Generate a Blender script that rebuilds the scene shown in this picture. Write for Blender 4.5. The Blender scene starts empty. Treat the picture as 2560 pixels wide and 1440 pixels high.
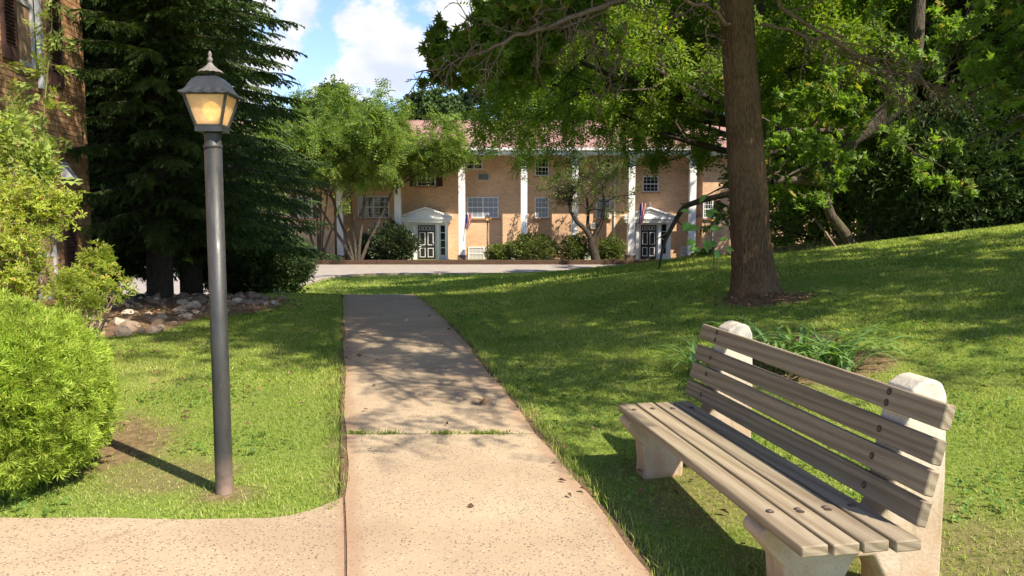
import bpy, math, random
import numpy as np
from mathutils import Vector, Matrix

S = bpy.context.scene
COL = S.collection
# ------------------------------------------------------------------ camera, world, sun, exposure
EYE = 1.55
PITCH = math.atan(180 / 1990)
FPX = 1990.0
cam_d = bpy.data.cameras.new('camera')
cam = bpy.data.objects.new('camera', cam_d)
COL.objects.link(cam)
cam.location = (0, 0, EYE)
cam.rotation_euler = (math.pi / 2 - PITCH, 0, 0)
cam_d.sensor_width = 36.0
cam_d.lens = 36.0 * FPX / 2560
cam_d.clip_start = 0.05
cam_d.clip_end = 2000
S.camera = cam

SUN_EL = math.radians(48)
SUN_AZ = math.radians(129.5)
TO_SUN = Vector((math.sin(SUN_AZ) * math.cos(SUN_EL), math.cos(SUN_AZ) * math.cos(SUN_EL), math.sin(SUN_EL)))
sd = bpy.data.lights.new('sun', 'SUN')
sd.energy = 5.0
sd.angle = math.radians(0.5)
sd.color = (1.0, 0.89, 0.72)
so = bpy.data.objects.new('sun', sd)
COL.objects.link(so)
so.rotation_euler = TO_SUN.to_track_quat('Z', 'Y').to_euler()

def ray(px, py):
    u = (px - 1280) / FPX
    v = (720 - py) / FPX
    return np.array([u, math.cos(PITCH) + v * math.sin(PITCH), -math.sin(PITCH) + v * math.cos(PITCH)])

def at(px, py, Y):
    """world point at depth Y metres that the photograph shows at this pixel"""
    d = ray(px, py)
    return np.array([0, 0, EYE]) + d * (Y / d[1])

world = bpy.data.worlds.new('World')
S.world = world
world.use_nodes = True
def build_world():
    nt = world.node_tree
    N, Lk = nt.nodes, nt.links
    N.clear()
    out = N.new('ShaderNodeOutputWorld')
    bg = N.new('ShaderNodeBackground')
    bg.inputs['Strength'].default_value = 0.13
    sky = N.new('ShaderNodeTexSky')
    sky.sky_type = 'NISHITA'
    sky.sun_disc = False
    sky.sun_elevation = SUN_EL
    sky.sun_rotation = SUN_AZ
    sky.ozone_density = 1.3
    sky.air_density = 1.0
    sky.dust_density = 0.3
    tc = N.new('ShaderNodeTexCoord')
    def noise(scale, detail, rough, zs=1.0, off=(0, 0, 0)):
        m = N.new('ShaderNodeMapping')
        m.inputs['Scale'].default_value = (1, 1, zs)
        m.inputs['Location'].default_value = off
        n = N.new('ShaderNodeTexNoise')
        n.inputs['Scale'].default_value = scale
        n.inputs['Detail'].default_value = detail
        n.inputs['Roughness'].default_value = rough
        Lk.new(tc.outputs['Generated'], m.inputs['Vector'])
        Lk.new(m.outputs[0], n.inputs['Vector'])
        return n.outputs['Fac']
    def mth(op, a, b=None):
        m = N.new('ShaderNodeMath')
        m.operation = op
        for i, x in enumerate((a, b)):
            if x is None: continue
            if isinstance(x, (int, float)): m.inputs[i].default_value = x
            else: Lk.new(x, m.inputs[i])
        return m.outputs[0]
    # each cumulus is a soft lump in direction space whose edge the noise breaks up
    lumps = [(955, 92, 0.062), (1040, 120, 0.04), (880, 165, 0.045), (960, 185, 0.052), (850, 205, 0.03), (1130, 25, 0.062), (1190, 75, 0.055), (1260, 20, 0.06),
             (735, 70, 0.036), (690, 110, 0.04), (745, 20, 0.03), (900, 250, 0.03), (850, 245, 0.022), (790, 240, 0.022), (640, 30, 0.04), (600, 200, 0.06), (400, 90, 0.07),
             (1500, 120, 0.07), (1800, 60, 0.08), (150, 160, 0.07), (2300, 90, 0.08)]
    tot = None
    for px, py, r in lumps:
        d = Vector(ray(px, py)).normalized()
        vm = N.new('ShaderNodeVectorMath'); vm.operation = 'DISTANCE'
        Lk.new(tc.outputs['Generated'], vm.inputs[0]); vm.inputs[1].default_value = d
        g = mth('SUBTRACT', 1.0, mth('DIVIDE', vm.outputs['Value'], r))
        tot = g if tot is None else mth('MAXIMUM', tot, g)
    tot = mth('MAXIMUM', tot, -0.6)
    # elsewhere the same kind of scattered cumulus, from noise alone
    broad = mth('MULTIPLY', mth('SUBTRACT', noise(3.2, 3, .5, 2.4, (3.1, 1.7, 0.4)), 0.56), 5.0)
    sx = N.new('ShaderNodeSeparateXYZ'); Lk.new(tc.outputs['Generated'], sx.inputs[0])
    away = mth('MULTIPLY', mth('SUBTRACT', 0.75, sx.outputs['Y']), 3.0)
    away = mth('MINIMUM', away, 0.0)
    broad = mth('ADD', broad, away)
    tot = mth('MAXIMUM', tot, broad)
    puff = mth('MULTIPLY', mth('SUBTRACT', noise(17, 7, .62, 1.3), 0.5), 2.6)
    dens = mth('ADD', tot, puff)
    mr = N.new('ShaderNodeMapRange'); mr.interpolation_type = 'SMOOTHSTEP'
    mr.inputs['From Min'].default_value = 0.12; mr.inputs['From Max'].default_value = 0.62
    Lk.new(dens, mr.inputs['Value'])
    shade = N.new('ShaderNodeValToRGB')
    shade.color_ramp.elements[0].position = 0.36; shade.color_ramp.elements[0].color = (3.0, 3.3, 3.9, 1)
    shade.color_ramp.elements[1].position = 0.58; shade.color_ramp.elements[1].color = (4.1, 4.1, 4.2, 1)
    Lk.new(noise(13, 4, .5, 1.5, (0, 0, .02)), shade.inputs['Fac'])
    mx = N.new('ShaderNodeMix'); mx.data_type = 'RGBA'
    Lk.new(mr.outputs[0], mx.inputs['Factor'])
    tint = N.new('ShaderNodeMix'); tint.data_type = 'RGBA'; tint.blend_type = 'MULTIPLY'; tint.inputs['Factor'].default_value = 1
    Lk.new(sky.outputs[0], tint.inputs['A']); tint.inputs['B'].default_value = (.80, .84, .98, 1)
    Lk.new(tint.outputs['Result'], mx.inputs['A'])
    Lk.new(shade.outputs[0], mx.inputs['B'])
    Lk.new(mx.outputs['Result'], bg.inputs['Color'])
    Lk.new(bg.outputs[0], out.inputs['Surface'])
build_world()
S.view_settings.view_transform = 'Standard'
S.view_settings.look = 'None'
S.view_settings.gamma = 1
S.view_settings.use_curve_mapping = False
S.view_settings.exposure = 1.0
S.render.engine = 'CYCLES'
S.cycles.max_bounces = 7
S.cycles.diffuse_bounces = 4
S.cycles.transmission_bounces = 5
S.cycles.glossy_bounces = 3
S.cycles.use_denoising = True
S.cycles.use_adaptive_sampling = True
S.cycles.adaptive_threshold = 0.02
S.cycles.sample_clamp_indirect = 6

# ------------------------------------------------------------------ helpers
def tag(o, label=None, cat=None, group=None, kind=None):
    if label: o['label'] = label
    if cat: o['category'] = cat
    if group: o['group'] = group
    if kind: o['kind'] = kind
    return o

def empty(name, loc=(0, 0, 0), rz=0.0, parent=None):
    o = bpy.data.objects.new(name, None)
    COL.objects.link(o)
    o.empty_display_size = 0.2
    o.location = loc
    o.rotation_euler = (0, 0, rz)
    if parent: o.parent = parent
    return o

def link(name, me, parent=None):
    o = bpy.data.objects.new(name, me)
    COL.objects.link(o)
    if parent: o.parent = parent
    return o

def mesh_np(name, V, F, mat, smooth=False):
    """V (n,3); F (m,3) or (m,4) array -> mesh data, fast"""
    me = bpy.data.meshes.new(name)
    V = np.ascontiguousarray(V, dtype=np.float32)
    F = np.ascontiguousarray(F, dtype=np.int32)
    k = F.shape[1]
    me.vertices.add(len(V)); me.vertices.foreach_set('co', V.ravel())
    me.loops.add(F.size); me.loops.foreach_set('vertex_index', F.ravel())
    me.polygons.add(len(F))
    me.polygons.foreach_set('loop_start', np.arange(0, F.size, k, dtype=np.int32))
    me.polygons.foreach_set('use_smooth', np.full(len(F), bool(smooth)))
    me.update(calc_edges=True)
    if mat: me.materials.append(mat)
    return me

def copy_tree(o, parent=None):
    c = o.copy(); COL.objects.link(c)
    if parent: c.parent = parent
    for ch in list(o.children): copy_tree(ch, c)
    return c

class MB:
    """collects shapes into one mesh"""
    def __init__(s): s.v = []; s.f = []; s.sm = []
    def add(s, V, F, smooth=False):
        b = len(s.v)
        s.v += [tuple(p) for p in V]
        for f in F: s.f.append([i + b for i in f]); s.sm.append(smooth)
        return s
    def box(s, x0, x1, y0, y1, z0, z1):
        V = [(x0,y0,z0),(x1,y0,z0),(x1,y1,z0),(x0,y1,z0),(x0,y0,z1),(x1,y0,z1),(x1,y1,z1),(x0,y1,z1)]
        return s.add(V, [(0,3,2,1),(4,5,6,7),(0,1,5,4),(1,2,6,5),(2,3,7,6),(3,0,4,7)])
    def rbox(s, x0, x1, y0, y1, z0, z1, b=.004, M=None):
        """box with chamfered long edges (all axes) via 24 verts"""
        c = np.array([(x0+x1)/2,(y0+y1)/2,(z0+z1)/2]); h = np.array([(x1-x0)/2,(y1-y0)/2,(z1-z0)/2])
        V = []; idx = {}
        for sx in (-1,1):
            for sy in (-1,1):
                for sz in (-1,1):
                    for a in range(3):
                        sg = np.array([sx,sy,sz]); p = sg*(h-b); p[a] = sg[a]*h[a]
                        idx[(sx,sy,sz,a)] = len(V); q = c+p
                        V.append(q if M is None else M(q))
        F = []
        for a in range(3):
            o = [i for i in range(3) if i != a]
            for sg in (-1,1):
                r = []
                for u,w in ((-1,-1),(1,-1),(1,1),(-1,1)):
                    k = [0,0,0]; k[a] = sg; k[o[0]] = u; k[o[1]] = w
                    r.append(idx[tuple(k)+(a,)])
                F.append(r if (sg > 0) == (a != 1) else r[::-1])
        for a in range(3):
            for b2 in range(a+1,3):
                c3 = 3-a-b2
                for sa in (-1,1):
                    for sb in (-1,1):
                        k1=[0,0,0];k1[a]=sa;k1[b2]=sb;k1[c3]=-1
                        k2=list(k1);k2[c3]=1
                        F.append([idx[tuple(k1)+(a,)],idx[tuple(k1)+(b2,)],idx[tuple(k2)+(b2,)],idx[tuple(k2)+(a,)]])
        for sx in (-1,1):
            for sy in (-1,1):
                for sz in (-1,1): F.append([idx[(sx,sy,sz,a)] for a in range(3)])
        return s.add(V, F)
    def prism(s, poly, a, b, fn):
        """poly: list of (u,v); fn(u,v,t) -> point; extruded from t=a to t=b"""
        n = len(poly)
        V = [fn(u,v,a) for u,v in poly] + [fn(u,v,b) for u,v in poly]
        F = [list(range(n))[::-1], list(range(n,2*n))] + [[i,(i+1)%n,(i+1)%n+n,i+n] for i in range(n)]
        return s.add(V, F)
    def tube(s, pts, rad, n=8, smooth=True, cap=True):
        pts = [np.array(p, float) for p in pts]
        if not hasattr(rad, '__len__'): rad = [rad]*len(pts)
        V = []; F = []
        up = np.array([0.31,0.17,0.93])
        for i,p in enumerate(pts):
            d = pts[min(i+1,len(pts)-1)] - pts[max(i-1,0)]; d /= np.linalg.norm(d)+1e-9
            a = np.cross(d, up); 
            if np.linalg.norm(a) < .05: a = np.cross(d, [1,0,0])
            a /= np.linalg.norm(a); b = np.cross(d, a)
            for k in range(n):
                t = 2*math.pi*k/n
                V.append(p + rad[i]*(math.cos(t)*a + math.sin(t)*b))
        for i in range(len(pts)-1):
            for k in range(n):
                F.append([i*n+k, i*n+(k+1)%n, (i+1)*n+(k+1)%n, (i+1)*n+k])
        s.add(V, F, smooth)
        if cap:
            b0 = len(s.v)-len(V)
            s.f.append([b0+k for k in range(n)]); s.sm.append(False)
            s.f.append([b0+(len(pts)-1)*n+k for k in range(n)][::-1]); s.sm.append(False)
        return s
    def lathe(s, prof, n=20, c=(0,0,0), smooth=True, rot=0.0):
        V = []; F = []
        for r,z in prof:
            for k in range(n):
                t = rot + 2*math.pi*k/n
                V.append((c[0]+r*math.cos(t), c[1]+r*math.sin(t), c[2]+z))
        for i in range(len(prof)-1):
            for k in range(n): F.append([i*n+k,i*n+(k+1)%n,(i+1)*n+(k+1)%n,(i+1)*n+k])
        F.append(list(range(n))[::-1]); F.append([(len(prof)-1)*n+k for k in range(n)])
        return s.add(V, F, smooth)
    def xf(s, fn): s.v = [tuple(fn(*p)) for p in s.v]; return s
    def build(s, name, mat, parent=None):
        me = bpy.data.meshes.new(name)
        me.from_pydata(s.v, [], s.f)
        me.polygons.foreach_set('use_smooth', s.sm)
        me.validate(); me.update()
        import bmesh
        bm = bmesh.new(); bm.from_mesh(me)
        bmesh.ops.recalc_face_normals(bm, faces=bm.faces)
        bm.to_mesh(me); bm.free()
        if mat: me.materials.append(mat)
        return link(name, me, parent)

# ------------------------------------------------------------------ materials
def new_mat(name):
    m = bpy.data.materials.new(name); m.use_nodes = True
    nt = m.node_tree; nt.nodes.clear()
    o = nt.nodes.new('ShaderNodeOutputMaterial')
    return m, nt, o

class NT:
    def __init__(s, nt): s.nt = nt; s.N = nt.nodes; s.L = nt.links
    def n(s, t, **k):
        x = s.N.new(t)
        for a, b in k.items(): setattr(x, a, b)
        return x
    def co(s, kind='Object', scale=(1,1,1), rot=(0,0,0)):
        t = s.n('ShaderNodeTexCoord'); m = s.n('ShaderNodeMapping')
        m.inputs['Scale'].default_value = scale; m.inputs['Rotation'].default_value = rot
        s.L.new(t.outputs[kind], m.inputs['Vector']); return m.outputs[0]
    def wco(s, scale=(1,1,1)):
        g = s.n('ShaderNodeNewGeometry'); m = s.n('ShaderNodeMapping')
        m.inputs['Scale'].default_value = scale
        s.L.new(g.outputs['Position'], m.inputs['Vector']); return m.outputs[0]
    def noise(s, v, scale, detail=4, rough=.55, dist=0.0):
        n = s.n('ShaderNodeTexNoise')
        n.inputs['Scale'].default_value = scale; n.inputs['Detail'].default_value = detail
        n.inputs['Roughness'].default_value = rough; n.inputs['Distortion'].default_value = dist
        s.L.new(v, n.inputs['Vector']); return n.outputs['Fac']
    def vor(s, v, scale, out='Distance', feature='F1'):
        n = s.n('ShaderNodeTexVoronoi', feature=feature); n.inputs['Scale'].default_value = scale
        s.L.new(v, n.inputs['Vector']); return n.outputs[out]
    def ramp(s, f, stops, interp='LINEAR'):
        r = s.n('ShaderNodeValToRGB'); r.color_ramp.interpolation = interp
        e = r.color_ramp.elements
        while len(e) < len(stops): e.new(.5)
        for i,(p,c) in enumerate(stops):
            e[i].position = p; e[i].color = (c[0],c[1],c[2],1) if hasattr(c,'__len__') else (c,c,c,1)
        s.L.new(f, r.inputs['Fac']); return r.outputs[0]
    def mix(s, f, a, b, mode='MIX'):
        m = s.n('ShaderNodeMix', data_type='RGBA', blend_type=mode)
        for k,x in (('Factor',f),('A',a),('B',b)):
            if isinstance(x,(int,float)): m.inputs[k].default_value = x
            elif isinstance(x,tuple): m.inputs[k].default_value = (x[0],x[1],x[2],1)
            else: s.L.new(x, m.inputs[k])
        return m.outputs['Result']
    def m(s, op, a, b=0.0):
        m = s.n('ShaderNodeMath', operation=op)
        for i,x in enumerate((a,b)):
            if isinstance(x,(int,float)): m.inputs[i].default_value = x
            else: s.L.new(x, m.inputs[i])
        return m.outputs[0]
    def bump(s, h, strength=.3, dist=.01):
        b = s.n('ShaderNodeBump'); b.inputs['Strength'].default_value = strength
        b.inputs['Distance'].default_value = dist
        s.L.new(h, b.inputs['Height']); return b.outputs[0]
    def principled(s, out, color, rough=.8, normal=None, metal=0.0, spec=.3):
        p = s.n('ShaderNodeBsdfPrincipled')
        if isinstance(color, tuple): p.inputs['Base Color'].default_value = (*color,1)
        else: s.L.new(color, p.inputs['Base Color'])
        if isinstance(rough,(int,float)): p.inputs['Roughness'].default_value = rough
        else: s.L.new(rough, p.inputs['Roughness'])
        p.inputs['Metallic'].default_value = metal
        p.inputs['Specular IOR Level'].default_value = spec
        if normal: s.L.new(normal, p.inputs['Normal'])
        s.L.new(p.outputs[0], out.inputs['Surface']); return p

def leaf_mat(name, c1, c2, c3=None, trans=.35, patch=2.0, rough=.5, spec=.25, tr_tint=(1.25,1.3,.5)):
    """per-leaf colour variation plus broad patches; part of the light passes through"""
    m, nt, o = new_mat(name); T = NT(nt)
    g = T.n('ShaderNodeNewGeometry')
    stops = [(0.0,c1),(0.65,c2)] + ([(0.93,c2),(1.0,c3)] if c3 else [])
    col = T.ramp(g.outputs['Random Per Island'], stops)
    nz = T.noise(T.wco(), patch, 2)
    col = T.mix(1.0, col, T.ramp(nz, [(.3,.72),(.7,1.28)]), 'MULTIPLY')
    p = T.n('ShaderNodeBsdfPrincipled')
    T.L.new(col, p.inputs['Base Color']); p.inputs['Roughness'].default_value = rough
    p.inputs['Specular IOR Level'].default_value = spec
    t = T.n('ShaderNodeBsdfTranslucent')
    T.L.new(T.mix(1.0, col, tr_tint, 'MULTIPLY'), t.inputs['Color'])
    a = T.n('ShaderNodeMixShader'); a.inputs[0].default_value = trans
    T.L.new(p.outputs[0], a.inputs[1]); T.L.new(t.outputs[0], a.inputs[2])
    T.L.new(a.outputs[0], o.inputs['Surface'])
    return m

def simple_mat(name, col, rough=.7, var=.15, scale=8, bump=0.0, spec=.3, metal=0.0, col2=None, stretch=(1,1,1), detail=5):
    m, nt, o = new_mat(name); T = NT(nt)
    v = T.co('Object', stretch)
    nz = T.noise(v, scale, detail)
    if col2: c = T.mix(T.ramp(nz,[(.35,0.0),(.65,1.0)]), col, col2)
    else: c = T.mix(1.0, T.ramp(nz,[(.25,tuple(x*(1-var) for x in col)),(.75,tuple(min(1,x*(1+var)) for x in col))]), (1,1,1), 'MULTIPLY')
    nrm = T.bump(T.noise(v, scale*3, 5), bump, .01) if bump else None
    T.principled(o, c, rough, nrm, metal, spec)
    return m

def bark_mat(name, c1, c2, vs=(9,9,1.6), bump=.9, lichen=None):
    m, nt, o = new_mat(name); T = NT(nt)
    v = T.co('Object', vs)
    n1 = T.noise(v, 4.2, 8, .7, .8)
    w = T.vor(v, 5.0, 'Distance')
    h = T.m('ADD', n1, T.m('MULTIPLY', w, .6))
    c = T.ramp(h, [(.45,c1),(1.0,c2)])
    c = T.mix(T.ramp(T.noise(T.co('Object'), 1.4, 3),[(.45,0.0),(.7,.6)]), c, tuple(x*1.35 for x in c2))
    if lichen: c = T.mix(T.ramp(T.noise(T.co('Object'), 5, 4),[(.55,0.0),(.72,.7)]), c, lichen)
    T.principled(o, c, .9, T.bump(h, bump, .03), spec=.15)
    return m

M = {}
def lawn_material():
    m, nt, o = new_mat('lawn_ground'); T = NT(nt)
    v = T.wco()
    fine = T.noise(T.wco((1,1,1)), 38, 6, .7)
    mid = T.noise(v, 3.0, 5, .6)
    big = T.noise(v, .55, 4, .55)
    g = T.ramp(fine, [(.25,(.05,.08,.014)),(.5,(.16,.22,.04)),(.78,(.30,.36,.08))])
    g = T.mix(T.ramp(mid,[(.42,0.0),(.7,.55)]), g, (.20,.26,.05))
    g = T.mix(T.ramp(big,[(.55,0.0),(.75,.35)]), g, (.36,.34,.13))
    at_ = T.n('ShaderNodeAttribute', attribute_name='soil')
    soil = T.ramp(T.noise(v, 22, 6, .7), [(.3,(.08,.050,.030)),(.55,(.22,.145,.090)),(.8,(.40,.29,.19))])
    c = T.mix(at_.outputs['Fac'], g, soil)
    T.principled(o, c, .95, T.bump(T.m('ADD', fine, T.m('MULTIPLY', mid, .4)), .7, .03), spec=.1)
    return m
M['lawn'] = lawn_material()

def concrete_path_mat():
    m, nt, o = new_mat('aggregate_concrete'); T = NT(nt)
    v = T.wco()
    base = T.ramp(T.noise(v, 1.3, 6, .6), [(.3,(.325,.245,.160)),(.5,(.38,.300,.200)),(.7,(.43,.355,.242))])
    base = T.mix(T.ramp(T.noise(v, 120, 3, .7), [(.35,.35),(.6,0.0)]), base, (.30,.20,.15))
    # exposed dark and pale pebbles in the worn surface, denser where worn
    pb = T.vor(v, 80); 
    col = T.n('ShaderNodeTexVoronoi'); col.inputs['Scale'].default_value = 80; T.L.new(v, col.inputs['Vector'])
    sx = T.n('ShaderNodeSeparateColor'); T.L.new(col.outputs['Color'], sx.inputs[0])
    worn = T.ramp(T.noise(v, .8, 4, .6), [(.40,.35),(.60,.85)])
    pick = T.m('LESS_THAN', sx.outputs[0], worn)
    spot = T.m('LESS_THAN', pb, T.m('MULTIPLY_ADD' if False else 'ADD', T.m('MULTIPLY', sx.outputs[1], .34), .14))
    msk = T.m('MULTIPLY', pick, spot)
    peb = T.ramp(sx.outputs[2], [(0.0,(.13,.085,.07)),(.4,(.22,.14,.10)),(.65,(.15,.125,.115)),(.82,(.46,.39,.285))], 'CONSTANT')
    c = T.mix(T.m('MULTIPLY', msk, .85), base, peb)
    stain = T.ramp(T.noise(v, 3.3, 5, .7), [(.58,0.0),(.72,.35)])
    c = T.mix(stain, c, (.36,.24,.17))
    sp = T.n('ShaderNodeSeparateXYZ'); T.L.new(v, sp.inputs[0])
    off = T.m('ADD', sp.outputs['X'], T.m('MULTIPLY', sp.outputs['Y'], .213))
    near = T.m('MINIMUM', T.m('ABSOLUTE', off), T.m('ABSOLUTE', T.m('SUBTRACT', off, 1.215)))
    rim = T.m('SUBTRACT', T.m('MULTIPLY', T.noise(v, 4.5, 6, .7), .16), near)
    c = T.mix(T.ramp(T.m('MULTIPLY', rim, 10.0), [(0.0,0.0),(.45,.55)]), c, (.30,.185,.12))
    crack = T.vor(T.wco((1,.55,1)), .9, 'Distance', 'DISTANCE_TO_EDGE')
    cr = T.m('MULTIPLY', T.ramp(T.m('ADD', crack, T.m('MULTIPLY', T.m('SUBTRACT', T.noise(v, 9, 5, .7), .5), .05)), [(.0,.35),(.005,0.0)]), T.ramp(T.noise(v, .7, 2), [(.52,0.0),(.6,1.0)]))
    c = T.mix(cr, c, (.20,.13,.09))
    h = T.m('ADD', T.m('MULTIPLY', T.noise(v, 160, 3), .5), T.m('MULTIPLY', msk, -.35))
    T.principled(o, c, .9, T.bump(h, .35, .006), spec=.2)
    return m
M['path'] = concrete_path_mat()
M['soil'] = simple_mat('joint_soil', (.12,.075,.045), .95, .4, 30, .5)
M['asphalt'] = simple_mat('worn_asphalt', (.31,.27,.235), .9, .14, 3, .2)
M['kerb'] = simple_mat('kerb_concrete', (.36,.31,.25), .9, .2, 6, .2)
M['mulch'] = simple_mat('mulch', (.085,.050,.032), .95, .5, 14, .6)

def wood_mat():
    m, nt, o = new_mat('weathered_bench_wood'); T = NT(nt)
    info = T.n('ShaderNodeObjectInfo')
    tc = T.n('ShaderNodeTexCoord'); mp = T.n('ShaderNodeMapping')
    mp.inputs['Scale'].default_value = (14, .9, 30)
    off = T.n('ShaderNodeCombineXYZ')
    T.L.new(T.m('MULTIPLY', info.outputs['Random'], 37.0), off.inputs['X'])
    T.L.new(T.m('MULTIPLY', info.outputs['Random'], 91.0), off.inputs['Y'])
    T.L.new(off.outputs[0], mp.inputs['Location'])
    T.L.new(tc.outputs['Object'], mp.inputs['Vector'])
    v = mp.outputs[0]
    warp = T.noise(v, .9, 4, .5, .5)
    wv = T.n('ShaderNodeTexWave', wave_type='BANDS', bands_direction='DIAGONAL')
    wv.inputs['Scale'].default_value = .55; wv.inputs['Distortion'].default_value = 7.5
    wv.inputs['Detail'].default_value = 3; wv.inputs['Detail Scale'].default_value = .7
    T.L.new(v, wv.inputs['Vector'])
    fine = T.noise(T.co('Object', (95, 1.5, 100)), 3.0, 7, .75)
    c = T.ramp(wv.outputs['Fac'], [(0.0,(.225,.182,.128)),(.35,(.285,.238,.172)),(1.0,(.335,.288,.215))])
    c = T.mix(T.ramp(fine,[(.3,.8),(.52,0.0)]), c, (.13,.098,.072))
    tint = T.ramp(info.outputs['Random'], [(0.0,(.86,.84,.82)),(.5,(1.0,.97,.93)),(1.0,(1.12,1.08,1.02))])
    c = T.mix(1.0, c, tint, 'MULTIPLY')
    alg = T.ramp(T.noise(T.co('Object',(1,.6,1)), 2.6, 4, .6), [(.50,0.0),(.70,.5)])
    c = T.mix(alg, c, (.235,.225,.115))
    kn = T.vor(T.co('Object',(3.2,1.1,3.2)), 1.6)
    c = T.mix(T.ramp(kn,[(.02,.8),(.07,0.0)]), c, (.10,.06,.04))
    h = T.m('ADD', wv.outputs['Fac'], T.m('MULTIPLY', fine, 1.6))
    T.principled(o, c, .82, T.bump(h, .55, .004), spec=.2)
    return m
M['wood'] = wood_mat()
def pier_mat():
    m, nt, o = new_mat('bench_concrete'); T = NT(nt)
    v = T.co('Object')
    c = T.ramp(T.noise(v, 3.5, 6, .65), [(.3,(.44,.39,.31)),(.6,(.60,.56,.48)),(.8,(.66,.63,.56))])
    c = T.mix(T.ramp(T.noise(v, 90, 3, .7),[(.36,.3),(.5,0.0)]), c, (.25,.19,.13))
    sx = T.n('ShaderNodeSeparateXYZ'); T.L.new(v, sx.inputs[0])
    low = T.m('MULTIPLY', T.ramp(sx.outputs['Z'], [(0.0,1.0),(.45,.6),(.8,0.0)]), T.ramp(T.noise(v, 5, 5),[(.35,.45),(.65,.95)]))
    c = T.mix(low, c, (.38,.215,.10))
    c = T.mix(T.ramp(T.noise(T.co('Object',(14,14,1.5)), 2, 4),[(.56,0.0),(.75,.5)]), c, (.20,.19,.09))
    T.principled(o, c, .92, T.bump(T.noise(v, 70, 5), .4, .006), spec=.15)
    return m
M['pier'] = pier_mat()
M['bolt'] = simple_mat('rusty_bolt', (.13,.10,.085), .6, .4, 40, .2, .5, .6)
M['bolt_hole'] = simple_mat('bolt_hole', (.05,.035,.028), .9, .3, 20)
def post_mat():
    m, nt, o = new_mat('painted_post'); T = NT(nt)
    v = T.co('Object',(6,6,1.5))
    c = T.ramp(T.noise(v, 3, 6, .65), [(.3,(.022,.022,.022)),(.6,(.042,.042,.041)),(.85,(.085,.084,.080))])
    sx = T.n('ShaderNodeSeparateXYZ'); T.L.new(T.co('Object'), sx.inputs[0])
    dust = T.m('MULTIPLY', T.ramp(sx.outputs['Z'], [(0.0,1.0),(.22,0.0)]), T.ramp(T.noise(T.co('Object'), 14, 4),[(.3,.35),(.6,.9)]))
    c = T.mix(dust, c, (.30,.20,.16))
    c = T.mix(T.ramp(T.noise(T.co('Object',(30,30,9)), 6, 3),[(.70,0.0),(.74,.6)]), c, (.30,.29,.29))
    T.principled(o, c, T.ramp(T.noise(v, 8, 4),[(.3,.38),(.7,.62)]), T.bump(T.noise(T.co('Object',(20,20,20)), 5, 4), .12, .004), 0.0, .5)
    return m
M['post'] = post_mat()
M['lantern_metal'] = simple_mat('lantern_metal', (.028,.030,.033), .45, .3, 14, .1, .5)
M['lantern_cap'] = simple_mat('lantern_cap', (.17,.15,.14), .6, .3, 22, .3, .4)
def lamp_glass():
    m, nt, o = new_mat('amber_lamp_glass'); T = NT(nt)
    v = T.co('Object')
    d = T.n('ShaderNodeBsdfTranslucent'); 
    c = T.ramp(T.noise(v, 18, 5, .6, .8), [(.3,(.72,.60,.42)),(.7,(.90,.80,.62))])
    T.L.new(c, d.inputs['Color'])
    p = T.n('ShaderNodeBsdfPrincipled'); T.L.new(c, p.inputs['Base Color']); p.inputs['Roughness'].default_value = .3
    T.L.new(T.bump(T.noise(v, 22, 4, .6, 1.0), .5, .01), p.inputs['Normal'])
    tr = T.n('ShaderNodeBsdfTransparent'); tr.inputs[0].default_value = (1,.85,.6,1)
    a = T.n('ShaderNodeMixShader'); a.inputs[0].default_value = .45
    T.L.new(p.outputs[0], a.inputs[1]); T.L.new(d.outputs[0], a.inputs[2])
    b = T.n('ShaderNodeMixShader'); b.inputs[0].default_value = .34
    T.L.new(a.outputs[0], b.inputs[1]); T.L.new(tr.outputs[0], b.inputs[2])
    T.L.new(b.outputs[0], o.inputs['Surface'])
    return m
M['lamp_glass'] = lamp_glass()
def bulb_mat(strength=2.4, c=(1,.62,.12)):
    m, nt, o = new_mat('lit_bulb'); T = NT(nt)
    e = T.n('ShaderNodeEmission'); e.inputs[0].default_value = (*c,1); e.inputs[1].default_value = strength
    T.L.new(e.outputs[0], o.inputs['Surface']); return m
M['bulb'] = bulb_mat()

def brick_wall_mat(name, c1, c2, mortar, axis='XZ', bw=.21, rh=.072):
    m, nt, o = new_mat(name); T = NT(nt)
    t = T.n('ShaderNodeNewGeometry'); sx = T.n('ShaderNodeSeparateXYZ'); T.L.new(t.outputs['Position'], sx.inputs[0])
    cb = T.n('ShaderNodeCombineXYZ')
    T.L.new(sx.outputs['X' if axis=='XZ' else 'Y'], cb.inputs['X']); T.L.new(sx.outputs['Z'], cb.inputs['Y'])
    b = T.n('ShaderNodeTexBrick')
    b.inputs['Scale'].default_value = 1.0; b.inputs['Brick Width'].default_value = bw; b.inputs['Row Height'].default_value = rh
    b.inputs['Mortar Size'].default_value = .006; b.inputs['Bias'].default_value = 0
    b.inputs['Color1'].default_value = (*c1,1); b.inputs['Color2'].default_value = (*c2,1); b.inputs['Mortar'].default_value = (*mortar,1)
    T.L.new(cb.outputs[0], b.inputs['Vector'])
    v = T.wco()
    c = T.mix(1.0, b.outputs['Color'], T.ramp(T.noise(v, .6, 4),[(.3,.85),(.7,1.12)]), 'MULTIPLY')
    c = T.mix(1.0, c, T.ramp(T.noise(v, 9, 4, .7),[(.3,.8),(.7,1.15)]), 'MULTIPLY')
    T.principled(o, c, .9, T.bump(b.outputs['Fac'], -.4, .01), spec=.15)
    return m
M['brick_far'] = brick_wall_mat('tan_brick', (.68,.43,.255), (.57,.345,.20), (.66,.52,.37))
M['mortar'] = simple_mat('mortar', (.30,.20,.125), .95, .2, 12, .3)
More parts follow.
